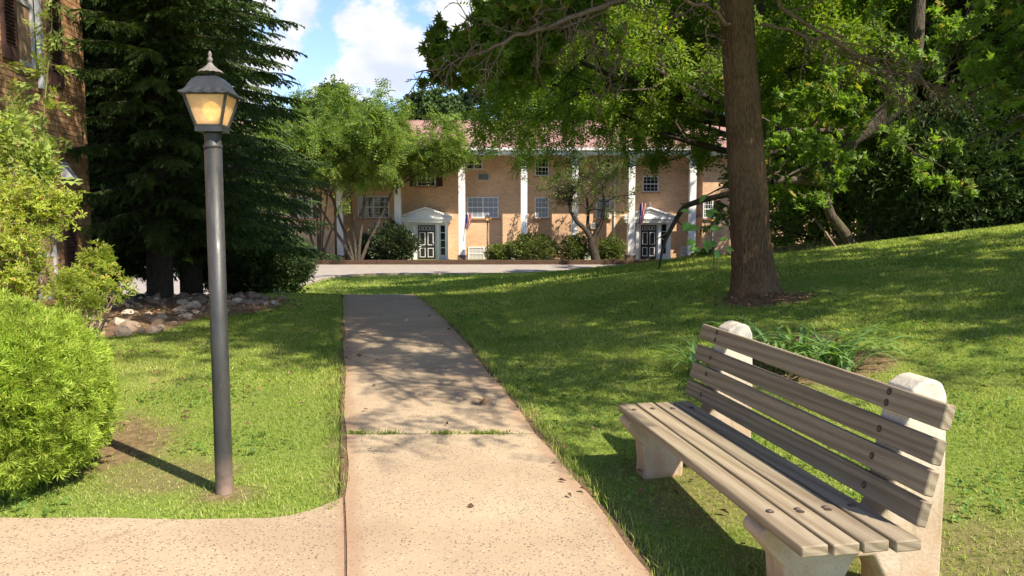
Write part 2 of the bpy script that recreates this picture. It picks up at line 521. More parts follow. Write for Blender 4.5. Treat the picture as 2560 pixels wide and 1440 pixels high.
def single_brick_mat():
    m, nt, o = new_mat('single_brick'); T = NT(nt)
    i = T.n('ShaderNodeObjectInfo'); g = T.n('ShaderNodeNewGeometry')
    r = T.m('FRACT', T.m('ADD', i.outputs['Random'], g.outputs['Random Per Island']))
    c = T.ramp(r, [(0.0,(.30,.165,.085)),(.5,(.38,.22,.12)),(1.0,(.45,.28,.16))])
    c = T.mix(1.0, c, T.ramp(T.noise(T.wco(), 30, 5, .7),[(.3,.75),(.7,1.15)]), 'MULTIPLY')
    T.principled(o, c, .9, T.bump(T.noise(T.wco(), 70, 4), .4, .006), spec=.12)
    return m
M['brick'] = single_brick_mat()
M['white_paint'] = simple_mat('white_paint', (.78,.78,.76), .5, .06, 3, 0, .4)
M['old_white'] = simple_mat('weathered_white_paint', (.66,.66,.64), .6, .12, 5, 0, .3)
M['black_paint'] = simple_mat('black_paint', (.022,.020,.020), .4, .2, 5, 0, .5)
M['brown_paint'] = simple_mat('dark_brown_shutter_paint', (.060,.032,.028), .6, .2, 8, 0, .35)
M['roof'] = None
def roof_mat():
    m, nt, o = new_mat('faded_red_shingle'); T = NT(nt)
    v = T.wco()
    b = T.n('ShaderNodeTexBrick'); b.inputs['Scale'].default_value = 1; b.inputs['Brick Width'].default_value = .9; b.inputs['Row Height'].default_value = .16
    b.inputs['Mortar Size'].default_value = .012
    b.inputs['Color1'].default_value = (.34,.20,.17,1); b.inputs['Color2'].default_value = (.27,.16,.135,1); b.inputs['Mortar'].default_value = (.16,.10,.09,1)
    T.L.new(v, b.inputs['Vector'])
    c = T.mix(1.0, b.outputs['Color'], T.ramp(T.noise(v, 1.2, 4),[(.3,.85),(.7,1.15)]), 'MULTIPLY')
    T.principled(o, c, .9, T.bump(b.outputs['Fac'], -.5, .02), spec=.1); return m
M['roof'] = roof_mat()
def glass_mat(name, tint):
    m, nt, o = new_mat(name); T = NT(nt)
    T.principled(o, tint, .08, None, 0.0, .6); return m
M['glass'] = glass_mat('dark_window_glass', (.018,.022,.026))
M['blind_glass'] = simple_mat('glass_over_blind', (.23,.26,.33), .25, .1, 1, 0, .6)
M['pale_blind'] = simple_mat('pale_blind_behind_glass', (.42,.42,.42), .3, .1, 1, 0, .6)
M['metal_grey'] = simple_mat('grey_metal', (.40,.41,.42), .5, .12, 10, 0, .5)
M['ac'] = simple_mat('air_conditioner_metal', (.16,.155,.15), .6, .2, 10, 0, .4)
M['mat_green'] = simple_mat('green_turf_mat', (.03,.30,.09), .9, .2, 20)
M['red'] = simple_mat('flag_red', (.34,.05,.045), .8, .08, 6)
M['white_cloth'] = simple_mat('flag_white', (.50,.44,.42), .8, .05, 6)
M['blue'] = simple_mat('flag_blue', (.04,.06,.22), .8, .08, 6)
def stone_mat():
    m, nt, o = new_mat('field_stone'); T = NT(nt)
    i = T.n('ShaderNodeObjectInfo')
    c = T.ramp(i.outputs['Random'], [(0.0,(.13,.10,.075)),(.3,(.32,.235,.165)),(.55,(.20,.165,.13)),(.8,(.42,.32,.23)),(1.0,(.55,.47,.38))])
    c = T.mix(1.0, c, T.ramp(T.noise(T.wco(), 18, 5, .7),[(.3,.65),(.7,1.25)]), 'MULTIPLY')
    T.principled(o, c, .85, T.bump(T.noise(T.wco(), 25, 5), .5, .015), spec=.2); return m
M['stone'] = stone_mat()

M['bark'] = bark_mat('furrowed_bark', (.045,.026,.014), (.215,.135,.075), (16,16,2.6), 1.0)
M['bark_dark'] = bark_mat('dark_bark', (.020,.016,.013), (.075,.060,.046), (7,7,2))
M['bark_grey'] = bark_mat('mossy_grey_bark', (.028,.022,.017), (.105,.085,.065), (6,6,2), .8, (.10,.11,.05))
M['twig'] = bark_mat('twig', (.08,.055,.038), (.22,.16,.12), (6,6,6), .3)
M['dead_twig'] = bark_mat('dead_twig', (.14,.095,.070), (.30,.21,.16), (6,6,6), .3)
M['leaf_locust']=leaf_mat('locust_leaves', (.11,.185,.024), (.20,.285,.042), (.36,.31,.05), .55, 1.2)
M['leaf_gum']=leaf_mat('sweetgum_leaves', (.10,.185,.032), (.20,.31,.055), (.42,.32,.07), .52, 1.5, .45, .3)
M['leaf_wood']=leaf_mat('woodland_leaves', (.080,.140,.026), (.165,.250,.046), (.26,.24,.05), .48, .9)
M['leaf_far']=leaf_mat('distant_tree_leaves', (.045,.080,.028), (.085,.140,.046), None, .35, .4)
M['leaf_yellowgreen']=leaf_mat('yellow_green_leaves', (.12,.195,.038), (.21,.295,.060), (.38,.34,.06), .5, .8)
M['needle']=leaf_mat('hemlock_needles', (.040,.072,.026), (.090,.145,.045), None, .25, 1.3, .55, .2)
M['needle_yew']=leaf_mat('yew_needles', (.035,.062,.026), (.075,.115,.040), None, .15, 2.0, .5, .2)
M['arbor']=leaf_mat('arborvitae_sprays', (.22,.32,.040), (.38,.49,.075), (.50,.47,.12), .42, 5.0, .6, .2, (1.2,1.2,.5))
M['azalea']=leaf_mat('azalea_leaves', (.26,.34,.045), (.42,.48,.085), (.62,.38,.12), .48, 4.0, .45, .35)
M['rose']=leaf_mat('climbing_rose_leaves', (.20,.28,.06), (.34,.42,.11), (.46,.42,.12), .45, 4.0, .5, .3)
M['shrub']=leaf_mat('shrub_leaves', (.085,.125,.035), (.165,.210,.060), (.32,.24,.09), .38, 1.5)
M['rhodo'] = leaf_mat('rhododendron_leaves', (.018,.034,.013), (.040,.062,.022), (.12,.09,.04), .18, 1.5, .4, .4)
M['lily']=leaf_mat('daylily_leaves', (.13,.24,.07), (.20,.33,.11), (.42,.38,.08), .35, 6.0, .4, .4)
def grass_mat():
    m, nt, o = new_mat('grass_blades'); T = NT(nt)
    g = T.n('ShaderNodeNewGeometry')
    col = T.ramp(g.outputs['Random Per Island'], [(0.0,(.20,.29,.045)),(.55,(.36,.45,.085)),(.85,(.48,.53,.15)),(1.0,(.60,.53,.28))])
    straw = T.m('MULTIPLY', T.ramp(T.noise(T.wco(), 2.1, 5, .65), [(.46,0.0),(.70,.75)]), T.ramp(g.outputs['Random Per Island'], [(.25,0.2),(.6,1.0)]))
    col = T.mix(straw, col, (.52,.45,.21))
    dark = T.ramp(T.noise(T.wco(), .9, 4, .6), [(.40,.45),(.56,0.0)])
    col = T.mix(dark, col, (.11,.22,.035))
    p = T.n('ShaderNodeBsdfPrincipled'); T.L.new(col, p.inputs['Base Color']); p.inputs['Roughness'].default_value = .6; p.inputs['Specular IOR Level'].default_value = .15
    t = T.n('ShaderNodeBsdfTranslucent'); T.L.new(T.mix(1.0, col, (1.2,1.25,.6), 'MULTIPLY'), t.inputs['Color'])
    a = T.n('ShaderNodeMixShader'); a.inputs[0].default_value = .45
    T.L.new(p.outputs[0], a.inputs[1]); T.L.new(t.outputs[0], a.inputs[2]); T.L.new(a.outputs[0], o.inputs['Surface'])
    return m
M['grass'] = grass_mat()
M['clover']=leaf_mat('clover_leaves', (.08,.17,.030), (.16,.27,.055), None, .4, 3.0)
M['litter'] = leaf_mat('dry_leaf_litter', (.10,.055,.030), (.26,.16,.09), (.40,.28,.17), .1, 2.0, .8)

# ------------------------------------------------------------------ terrain
PY = np.array([-20, 0, 3, 5, 8.8, 11, 13.9, 14.6, 16.5, 20, 24, 30, 35.6, 60, 400.])
PZ = np.array([-.1, .0, .1, .157, .30, .275, .19, .12, -.20, -.52, -.76, -1.02, -1.15, -1.15, -1.15])
def sstep(a, b, x):
    t = np.clip((x - a) / (b - a), 0, 1); return t * t * (3 - 2 * t)
def left_edge(y): return -0.0 - 0.2130 * y
def right_edge(y): return left_edge(y) + 1.215
def T0(x, y):
    x = np.asarray(x, float); y = np.asarray(y, float)
    base = np.interp(y, PY, PZ)
    base = sum(np.interp(y + o_, PY, PZ) for o_ in np.linspace(-1.3, 1.3, 9) * np.where(y < 12.5, 1.0, .35)[..., None].T.min() ) / 9 if False else sum(np.interp(y + o_, PY, PZ) for o_ in (-1.2, -.9, -.6, -.3, 0, .3, .6, .9, 1.2)) / 9
    d = x - right_edge(np.minimum(y, 40)) - .2
    dd = np.clip(d, 0, None)
    r = .128 * (np.sqrt(dd * dd + .9) - .9487)
    r = np.where(d > 13, r + (d - 13) * .05, r)
    r = r * (1 - .6 * sstep(22.5, 34, y)) * (1 - sstep(32, 37.5, y)) * sstep(-8, 3.5, y)
    l = sstep(-7.2, -9.5, x) * sstep(15, 22, y) * 0.0
    low = np.minimum(base, np.interp(y, [15, 21, 27], [0.1, -.7, -1.15]))
    k = sstep(-6.3, -8.6, x) * sstep(16, 19, y)
    z = base * (1 - k) + low * k + r
    z = z + .018 * np.sin(x * 1.3 + .6 * y) * np.cos(y * .9 - .4 * x) * sstep(0, 2, np.abs(x - right_edge(y) + .6) - .6)
    return z
def in_path(x, y, m=0.0):
    a = (x > left_edge(y) - m) & (x < right_edge(y) + m) & (y < 16.2) & (y > -3)
    b = (x < left_edge(y) + .1) & (y < 3.62 + m + .04 * (x + 1.7)) & (y > .9 - m) & (x > -14)
    c = (x > left_edge(y) - .28) & (x < left_edge(y) + .1) & (y < 3.90) & (y > 3.4) & (((x - (left_edge(y) - .28)) ** 2 + (y - 3.92) ** 2) > .28 ** 2 + 0 * x)
    return a | b | c
def in_road(x, y, m=0.0):
    main = (y > 36.1 - m) & (y < 44.4 + m)
    side = (x < -8.0 + m) & (y > 18 - m) & (y < 44.4)
    cx, cy, R = -5.0, 33.1, 3.0
    corner = (x < cx) & (x > -8.1) & (y > cy) & (y < 36.2) & ((x - cx) ** 2 + (y - cy) ** 2 > (R - m) ** 2)
    return main | side | corner
def noise2(x, y, s=1.0, seed=0):
    """cheap smooth value noise"""
    r = np.random.RandomState(seed); G = r.rand(64, 64)
    u = np.asarray(x) * s + 1000; v = np.asarray(y) * s + 1000
    iu = np.floor(u).astype(int); iv = np.floor(v).astype(int); fu = u - iu; fv = v - iv
    fu = fu * fu * (3 - 2 * fu); fv = fv * fv * (3 - 2 * fv)
    g = lambda a, b: G[a % 64, b % 64]
    return (g(iu, iv) * (1 - fu) + g(iu + 1, iv) * fu) * (1 - fv) + (g(iu, iv + 1) * (1 - fu) + g(iu + 1, iv + 1) * fu) * fv
def rock_bed(x, y):
    """>0 inside the stone bed under the hemlocks"""
    e1 = 1 - (((x + 5.6) / 2.35) ** 2 + ((y - 11.5) / 2.2) ** 2)
    e2 = 1 - (((x + 4.9) / 1.1) ** 2 + ((y - 9.3) / 1.3) ** 2)
    e3 = 1 - (((x + 6.3) / 2.3) ** 2 + ((y - 15.5) / 3.0) ** 2)
    return np.maximum(np.maximum(e1, e2), e3) + .25 * (noise2(x, y, 1.6, 3) - .5)
def soil_mask(x, y):
    n = noise2(x, y, 3.0, 5) * .6 + noise2(x, y, 9.0, 6) * .4
    s = sstep(-.08, .12, rock_bed(x, y))
    s = np.maximum(s, sstep(.2, -.15, np.hypot((x - 2.85) / .42, (y - 9.0) / .5) - 1 + (n - .5) * .8))      # mulch round the tree
    s = np.maximum(s, .9 * sstep(.2, -.2, np.hypot((x - 2.35) / .55, (y - 6.3) / .9) - 1 + (n - .5) * .7))   # lily bed
    s = np.maximum(s, .6 * sstep(.15, -.25, np.hypot((x + 1.9) / .38, (y - 4.25) / .32) - 1 + (n - .5) * .8))  # bare patch by the bush
    s = np.maximum(s, .8 * sstep(.15, -.25, np.hypot((x + 1.45) / .16, (y - 3.98) / .16) - 1 + (n - .5) * .8))
    s = np.maximum(s, .9 * sstep(.3, -.2, np.hypot((x + 2.9) / .8, (y - 4.7) / .7) - 1 + (n - .5) * .4))
    s = np.maximum(s, .5 * sstep(.3, -.3, np.hypot((x - 1.0) / .5, (y - 4.1) / .5) - 1 + (n - .5) * 1.2) )
    s = np.maximum(s, .6 * sstep(.3, -.3, np.hypot((x - 1.9) / .8, (y - 3.0) / .6) - 1 + (n - .5) * 1.2) )
    # worn strips along the path edges
    de = np.minimum(np.abs(x - left_edge(y) + .03), np.abs(x - right_edge(y) - .04))
    s = np.maximum(s, .85 * sstep(.09, .0, de + (n - .5) * .10) * (y < 15))
    # woodland floor at the right, beds by the far building
    wood = sstep(-.5, .6, (y + .55 * x) - 24.5 + (n - .5) * 1.5) * (x > 6.0) * (y < 36)
    s = np.maximum(s, .9 * wood)
    s = np.maximum(s, 1.0 * ((y > 44.5) & (y < 49)) * (x > -14) * sstep(-.2, .3, n))
    s = np.maximum(s, .7 * (x < -5.2) * (y < 13) * (y > 4.2))
    return np.clip(s, 0, 1)

def axis(segs):
    out = []
    for a, b, st in segs: out += list(np.arange(a, b, st))
    return np.array(out + [segs[-1][1]])
def make_terrain():
    xs = axis([(-400,-60,34),(-60,-16,4),(-16,-6,.5),(-6,6,.12),(6,16,.35),(16,60,3),(60,400,34)])
    ys = axis([(-60,-4,8),(-4,2,.6),(2,10,.12),(10,17,.2),(17,46,.45),(46,70,3),(70,600,53)])
    X, Y = np.meshgrid(xs, ys)
    Z = T0(X, Y)
    Z = Z - .05 * in_path(X, Y) - .10 * in_road(X, Y, -.15) 
    Z = Z + .10 * ((Y > 44.6) & (Y < 60))
    Z = np.where(np.abs(X) > 60, Z, Z)
    V = np.stack([X, Y, Z], -1).reshape(-1, 3)
    nx = len(xs); ny = len(ys)
    i = np.arange(ny - 1)[:, None] * nx + np.arange(nx - 1)[None, :]
    F = np.stack([i, i + 1, i + nx + 1, i + nx], -1).reshape(-1, 4)
    me = mesh_np('lawn', V, F, M['lawn'], True)
    a = me.attributes.new('soil', 'FLOAT', 'POINT')
    a.data.foreach_set('value', soil_mask(X, Y).ravel().astype(np.float32))
    o = link('lawn', me); tag(o, kind='structure')
make_terrain()

# ------------------------------------------------------------------ path, road, kerbs
path = empty('path'); tag(path, kind='structure')
def patch(corner_fn, nu, nv, lift, th, mat, name, parent):
    """a slab: top follows the ground, with real thickness; corner_fn(u,v)->(x,y)"""
    U, Vv = np.meshgrid(np.linspace(0, 1, nu), np.linspace(0, 1, nv))
    X, Y = corner_fn(U, Vv)
    Z = T0(X, Y) + lift
    top = np.stack([X, Y, Z], -1).reshape(-1, 3)
    bot = top.copy(); bot[:, 2] -= th
    i = np.arange(nv - 1)[:, None] * nu + np.arange(nu - 1)[None, :]
    F = np.stack([i, i + 1, i + nu + 1, i + nu], -1).reshape(-1, 4)
    n = len(top)
    ring = list(range(nu)) + [k * nu + nu - 1 for k in range(1, nv)] + [(nv - 1) * nu + k for k in range(nu - 2, -1, -1)] + [k * nu for k in range(nv - 2, 0, -1)]
    side = [[ring[k], n + ring[k], n + ring[(k + 1) % len(ring)], ring[(k + 1) % len(ring)]] for k in range(len(ring))]
    F = np.vstack([F, np.array(side)])
    me = mesh_np(name, np.vstack([top, bot]), F, mat, False)
    return link(name, me, parent)
def wob(y, s): return .010 * np.sin(y * 3.1 + s) + .006 * np.sin(y * 7.7 + 2 * s)
def slab(y0, y1, g0=.004, g1=.004, lift=.018):
    def fn(u, v):
        y = (y0 + g0) + (y1 - g1 - y0 - g0) * v
        l = left_edge(y) + wob(y, 0); r = right_edge(y) + wob(y, 2)
        return l + (r - l) * u, y + u * .0
    return patch(fn, 6, max(3, int((y1 - y0) / .25)), lift, .12, M['path'], 'slab', path)
slab(-2.5, 4.94, .004, .010)
ys_ = [4.94, 6.16, 7.38, 8.60, 9.82, 11.04, 12.26, 13.48, 14.75]
for k in range(len(ys_) - 1): slab(ys_[k], ys_[k + 1], .008 if k == 0 else .004, .004, .018)
slab(14.77, 16.2)
def cross(u, v):
    # the side walk that leaves to the left; its far edge flares round the lawn corner
    x0 = -9.0 + 8.1 * (1 - (1 - u) ** 2.0)
    xe = x0 + (u > .999) * 0
    ytop = 3.62 + .008 * np.sin(9 * x0) + np.where(x0 > -1.2, .27 * np.clip((x0 + 1.2) / .3, 0, 1) ** 2.0, 0)
    y = 1.3 + (ytop - 1.3) * v
    return xe + (left_edge(y) + wob(y, 0) - .012 + .9) * np.clip((u - .6) / .4, 0, 1) ** 2, y
patch(cross, 40, 10, .020, .12, M['path'], 'slab', path)
# soil in the joints
def joints(u, v):
    y = -2.4 + 18.4 * v
    return left_edge(y) - .035 + 1.285 * u, y
jt = patch(joints, 3, 60, .012, .05, M['soil'], 'joint_soil', path)

def sheet(name, x0, x1, y0, y1, z, mat, nx=2):
    V = [(x0, y0, z), (x1, y0, z), (x1, y1, z), (x0, y1, z)]
    me = bpy.data.meshes.new(name); me.from_pydata(V, [], [(0, 1, 2, 3)]); me.materials.append(mat)
    return me
RZ = -1.150
rv = [(-60, 18), (-8.0, 18), (-8.0, 33.1)] + [(-5 - 3 * math.cos(t), 33.1 + 3 * math.sin(t)) for t in np.linspace(.12, math.pi / 2 - .05, 8)] + [(-5, 36.1), (60, 36.1), (60, 44.4), (-60, 44.4)]
me = bpy.data.meshes.new('road'); me.from_pydata([(x, y, RZ) for x, y in rv], [], [list(range(len(rv)))]); me.materials.append(M['asphalt'])
tag(link('road', me), kind='structure')
# kerbs
kb = MB()
line = [(-8.0, y) for y in (18, 22, 26, 30, 33.1)] + [(-5 - 3 * math.cos(t), 33.1 + 3 * math.sin(t)) for t in np.linspace(.15, math.pi / 2, 8)] + [(x, 36.1) for x in (-2, 2, 8, 20, 40, 60)]
def kerb_strip(mb, line, w, h, side):
    pts = [np.array(p) for p in line]
    L = []
    for i, p in enumerate(pts):
        d = pts[min(i + 1, len(pts) - 1)] - pts[max(i - 1, 0)]; d = d / np.linalg.norm(d); n = np.array([d[1], -d[0]]) * side
        L.append((p, p + n * w))
    V = []
    for a, b in L: V += [(a[0], a[1], RZ - .05), (a[0], a[1], RZ + h), (b[0], b[1], RZ + h + .003), (b[0], b[1], RZ - .05)]
    F = []
    for i in range(len(L) - 1):
        for k in range(3): F.append([i * 4 + k, i * 4 + k + 1, (i + 1) * 4 + k + 1, (i + 1) * 4 + k])
    mb.add(V, F)
kerb_strip(kb, line, .16, .13, 1)
tag(kb.build('kerb', M['kerb']), kind='structure')
kb = MB(); kerb_strip(kb, [(x, 44.4) for x in range(-60, 61, 6)], .30, .24, -1)
tag(kb.build('kerb', M['mulch']), kind='structure')

# ------------------------------------------------------------------ leaf templates and foliage tools
def t_leaf(w=.42, fold=.10, droop=.12):
    V = np.array([(0,0,0),(w/2*-1,.48,fold),(0,1,-droop),(w/2,.48,fold)],float)
    return V, np.array([(0,3,2),(0,2,1)])
def t_star():
    V = [(0,0,0)]
    angs = [-125,-90+30,-62,-25+5,0,20,62,60,125]
    pts = []
    lobes = [(-128,.62),(-66,.92),(0,1.0),(66,.92),(128,.62)]
    for i,(a,r) in enumerate(lobes):
        t = math.radians(a); pts.append((math.sin(t)*r, .42+math.cos(t)*r*.62, -.10))
        if i < 4:
            b = math.radians((a+lobes[i+1][0])/2); pts.append((math.sin(b)*.32, .42+math.cos(b)*.26, .05))
    V = [(0,.30,.03)] + pts + [(0,0,0)]
    n = len(pts)
    F = [(0,i+1,i+2) for i in range(n-1)] + [(0,n,n+1),(0,n+1,1)]
    return np.array(V,float), np.array(F)
def t_pinnate(k=7, lw=.085, ll=.24, droop=.35):
    V=[];F=[]
    for i in range(k):
        y=.12+.86*i/(k-1); z=-droop*y*y
        s=1-.35*abs(i/(k-1)-.45)
        for sg in (-1,1):
            b=len(V)
            V += [(sg*.01,y-lw/2,z),(sg*ll*s,y+.05,z-.05-.03*(i%2)),(sg*.01+sg*ll*s*.4,y+lw*.9,z+.01)]
            F.append((b,b+1,b+2) if sg>0 else (b,b+2,b+1))
    return np.array(V,float), np.array(F)
def t_hem(k=9):
    V=[];F=[]
    for i in range(k):
        y=i/(k-1)*.85; z=-.25*y*y; L=.42*(1-.65*i/(k-1))*(1+.15*((i*7)%3-1))
        for sg in (-1,1):
            b=len(V)
            V += [(0,y-.035,z),(sg*L,y+.22+.04*(i%2),z-.10-.05*((i+(sg>0))%3)),(0,y+.045,z+.015),(sg*L*.55,y+.20,z-.02)]
            F += [(b,b+1,b+3),(b,b+3,b+2)]
    b=len(V); V += [(-.03,.8,-.16),(0,1.12,-.33),(.03,.8,-.16)]; F.append((b,b+1,b+2))
    return np.array(V,float), np.array(F)
def t_fan(k=7):
    V=[];F=[]
    r=np.random.RandomState(4)
    for i in range(k):
        a=math.radians(-58+116*i/(k-1)); L=.75+.3*r.rand(); w=.075
        b=len(V); s,c=math.sin(a),math.cos(a)
        V += [(-w*c*.4+s*.1,w*s*.4+c*.1,0),(s*L*.6-w*c,c*L*.6+w*s,.05*r.randn()),(s*L,c*L,.1*r.randn()),(s*L*.6+w*c,c*L*.6-w*s,.05*r.randn())]
        F += [(b,b+1,b+2),(b,b+2,b+3)]
    return np.array(V,float), np.array(F)
def t_whorl(k=8, w=.26):
    V=[];F=[]
    for i in range(k):
        a=2*math.pi*i/k+.3*(i%2); up=.35+.25*(i%3)/2
        d=np.array([math.cos(a)*math.cos(up),math.sin(a)*math.cos(up),math.sin(up)]); s=np.array([-math.sin(a),math.cos(a),0])
        b=len(V); L=.8+.25*((i*5)%4)/3
        V += [d*.04, d*L*.55-s*w/2+np.array([0,0,.04]), d*L+np.array([0,0,-.16]), d*L*.55+s*w/2+np.array([0,0,.04])]
        F += [(b,b+1,b+2),(b,b+2,b+3)]
    V=np.array(V)[:,[0,2,1]]   # whorl axis along +Y
    return V, np.array(F)
def norm(a): return a/(np.linalg.norm(a,axis=-1,keepdims=True)+1e-9)
def place(tmpl, pos, dirs, nrm, scale, jitter_w=None):
    """instances of a template: its +Y goes along dirs, +Z towards nrm"""
    V,F=tmpl; n=len(pos)
    y=norm(dirs); x=norm(np.cross(y,nrm)); z=np.cross(x,y)
    sc=np.asarray(scale)*np.ones(n)
    P=V[None,:,:]*sc[:,None,None]
    out=P[:,:,0:1]*x[:,None,:]+P[:,:,1:2]*y[:,None,:]+P[:,:,2:3]*z[:,None,:]+pos[:,None,:]
    k=len(V)
    FF=(F[None]+ (np.arange(n)*k)[:,None,None]).reshape(-1,3)
    return out.reshape(-1,3), FF
def join(parts):
    V=[];F=[];b=0
    for v,f in parts: V.append(v);F.append(f+b);b+=len(v)
    return np.vstack(V),np.vstack(F)
def rdir(r,n,zb=0.0,zs=1.0):
    d=r.randn(n,3); d[:,2]=d[:,2]*zs+zb; return norm(d)

def tubes(polys, n=5):
    """polys: list of (pts (k,3), radii (k,)) -> verts, quads"""
    Vs=[];Fs=[];b=0
    t=2*np.pi*np.arange(n)/n; ct=np.cos(t);st=np.sin(t)
    for pts,rad in polys:
        pts=np.asarray(pts);rad=np.asarray(rad)
        d=np.gradient(pts,axis=0); d=norm(d)
        up=np.where(np.abs(d[:,2:3])>.9,np.array([[1.,0,0]]),np.array([[0,0,1.]]))
        if abs(d[0,2])>.75: up=np.tile([[1.,.2,0]],(len(pts),1))
        else: up=np.tile([[0,.1,1.]],(len(pts),1))
        a=norm(np.cross(d,up)); c=np.cross(d,a)
        R=pts[:,None,:]+rad[:,None,None]*(ct[None,:,None]*a[:,None,:]+st[None,:,None]*c[:,None,:])
        k=len(pts); Vs.append(R.reshape(-1,3))
        i=(np.arange(k-1)*n)[:,None]; j=np.arange(n)[None,:]; j2=(j+1)%n
        Fs.append(np.stack([i+j,i+j2,i+n+j2,i+n+j],-1).reshape(-1,4)+b); b+=k*n
    return np.vstack(Vs),np.vstack(Fs)

def grow(r, p, d, L, rad, lvl, P, wood, anch):
    k=P['seg'][lvl]; pts=[np.array(p,float)]; dirs=[]; dd=np.array(d,float)
    for i in range(k):
        dd=dd+r.randn(3)*P['wob'][lvl]; dd[2]+=P['grav'][lvl]; dd=dd/np.linalg.norm(dd)
        pts.append(pts[-1]+dd*L/k); dirs.append(dd.copy())
    dirs.append(dirs[-1]); pts=np.array(pts); dirs=np.array(dirs)
    keep=P.get('keep')
    if keep is not None and lvl>0 and not keep(pts[-1]): return
    t=np.linspace(0,1,k+1)
    wood.append((lvl,pts,rad*(1-.75*t)+.0015))
    if lvl<P['max']:
        n=P['n'][lvl]
        for j in range(n):
            tt=P['start'][lvl]+(1-P['start'][lvl])*(j+r.rand())/n
            f=tt*k; i=min(int(f),k-1); q=pts[i]+(pts[i+1]-pts[i])*(f-i); b=dirs[i]
            az=r.rand()*2*math.pi; a=norm(np.cross(b,[.3,.2,1.])); c=np.cross(b,a)
            side=a*math.cos(az)+c*math.sin(az)
            if P.get('flat') and lvl>=P['flat']: side=a*(1 if j%2 else -1)+c*.25*r.randn(); side/=np.linalg.norm(side)
            ang=P['ang'][lvl]*(.8+.4*r.rand())
            nd=b*math.cos(ang)+side*math.sin(ang)
            grow(r,q,nd,L*P['ratio'][lvl]*(1-.45*tt)*(.75+.5*r.rand()),max(.004,rad*(1-.75*tt)*.6),lvl+1,P,wood,anch)
    if lvl>=P['leaf_from']:
        m=P['leaves'][lvl]
        f=(np.arange(m)+r.rand(m))/m*k*.97; i=f.astype(int)
        q=pts[i]+(pts[i+1]-pts[i])*(f-i)[:,None]
        anch.append((q,dirs[i]))

def leaf_field(r, anch, tmpl, size, spread=.8, upb=.55, down=0.0, jit=0.0):
    q=np.vstack([a for a,_ in anch]); d=np.vstack([b for _,b in anch]); n=len(q)
    if jit: q=q+r.randn(n,3)*jit*np.array([1,1,.6])
    dr=norm(d*.6+r.randn(n,3)*spread+np.array([0,0,-down]))
    nn=norm(r.randn(n,3)*.55+np.array([0,0,upb]))
    return place(tmpl,q,dr,nn,size*(.65+.7*r.rand(n)))

def build_tree(name, loc, label, cat, group, trunk_polys, wood, leaves, bark, leafmat, twigmat=None, min_level=1):
    root=empty(name,loc); tag(root,label,cat,group)
    V,F=tubes(trunk_polys,14)
    link('trunk',mesh_np('trunk',V,F,bark,True),root)
    big=[(p,rr) for l,p,rr in wood if l<=min_level]; sm=[(p[::2] if len(p)>4 else p,rr[::2] if len(p)>4 else rr) for l,p,rr in wood if l>min_level and l<3]
    if big:
        V,F=tubes(big,7); link('branches',mesh_np('branches',V,F,bark,True),root)
    if sm:
        V,F=tubes(sm,3); tag(link('twigs',mesh_np('twigs',V,F,twigmat or bark,True),root),kind='stuff')
    if leaves is not None: link('crown',mesh_np('crown',leaves[0],leaves[1],leafmat),root)
    return root
def copy_thing(src, loc, rz, sc, label, group=None):
    c=copy_tree(src); c.location=loc; c.rotation_euler=(0,0,rz); c.scale=(sc,sc,sc) if not hasattr(sc,'__len__') else sc
    c['label']=label
    if group: c['group']=group
    return c
def gz(x,y): return float(T0(x,y))

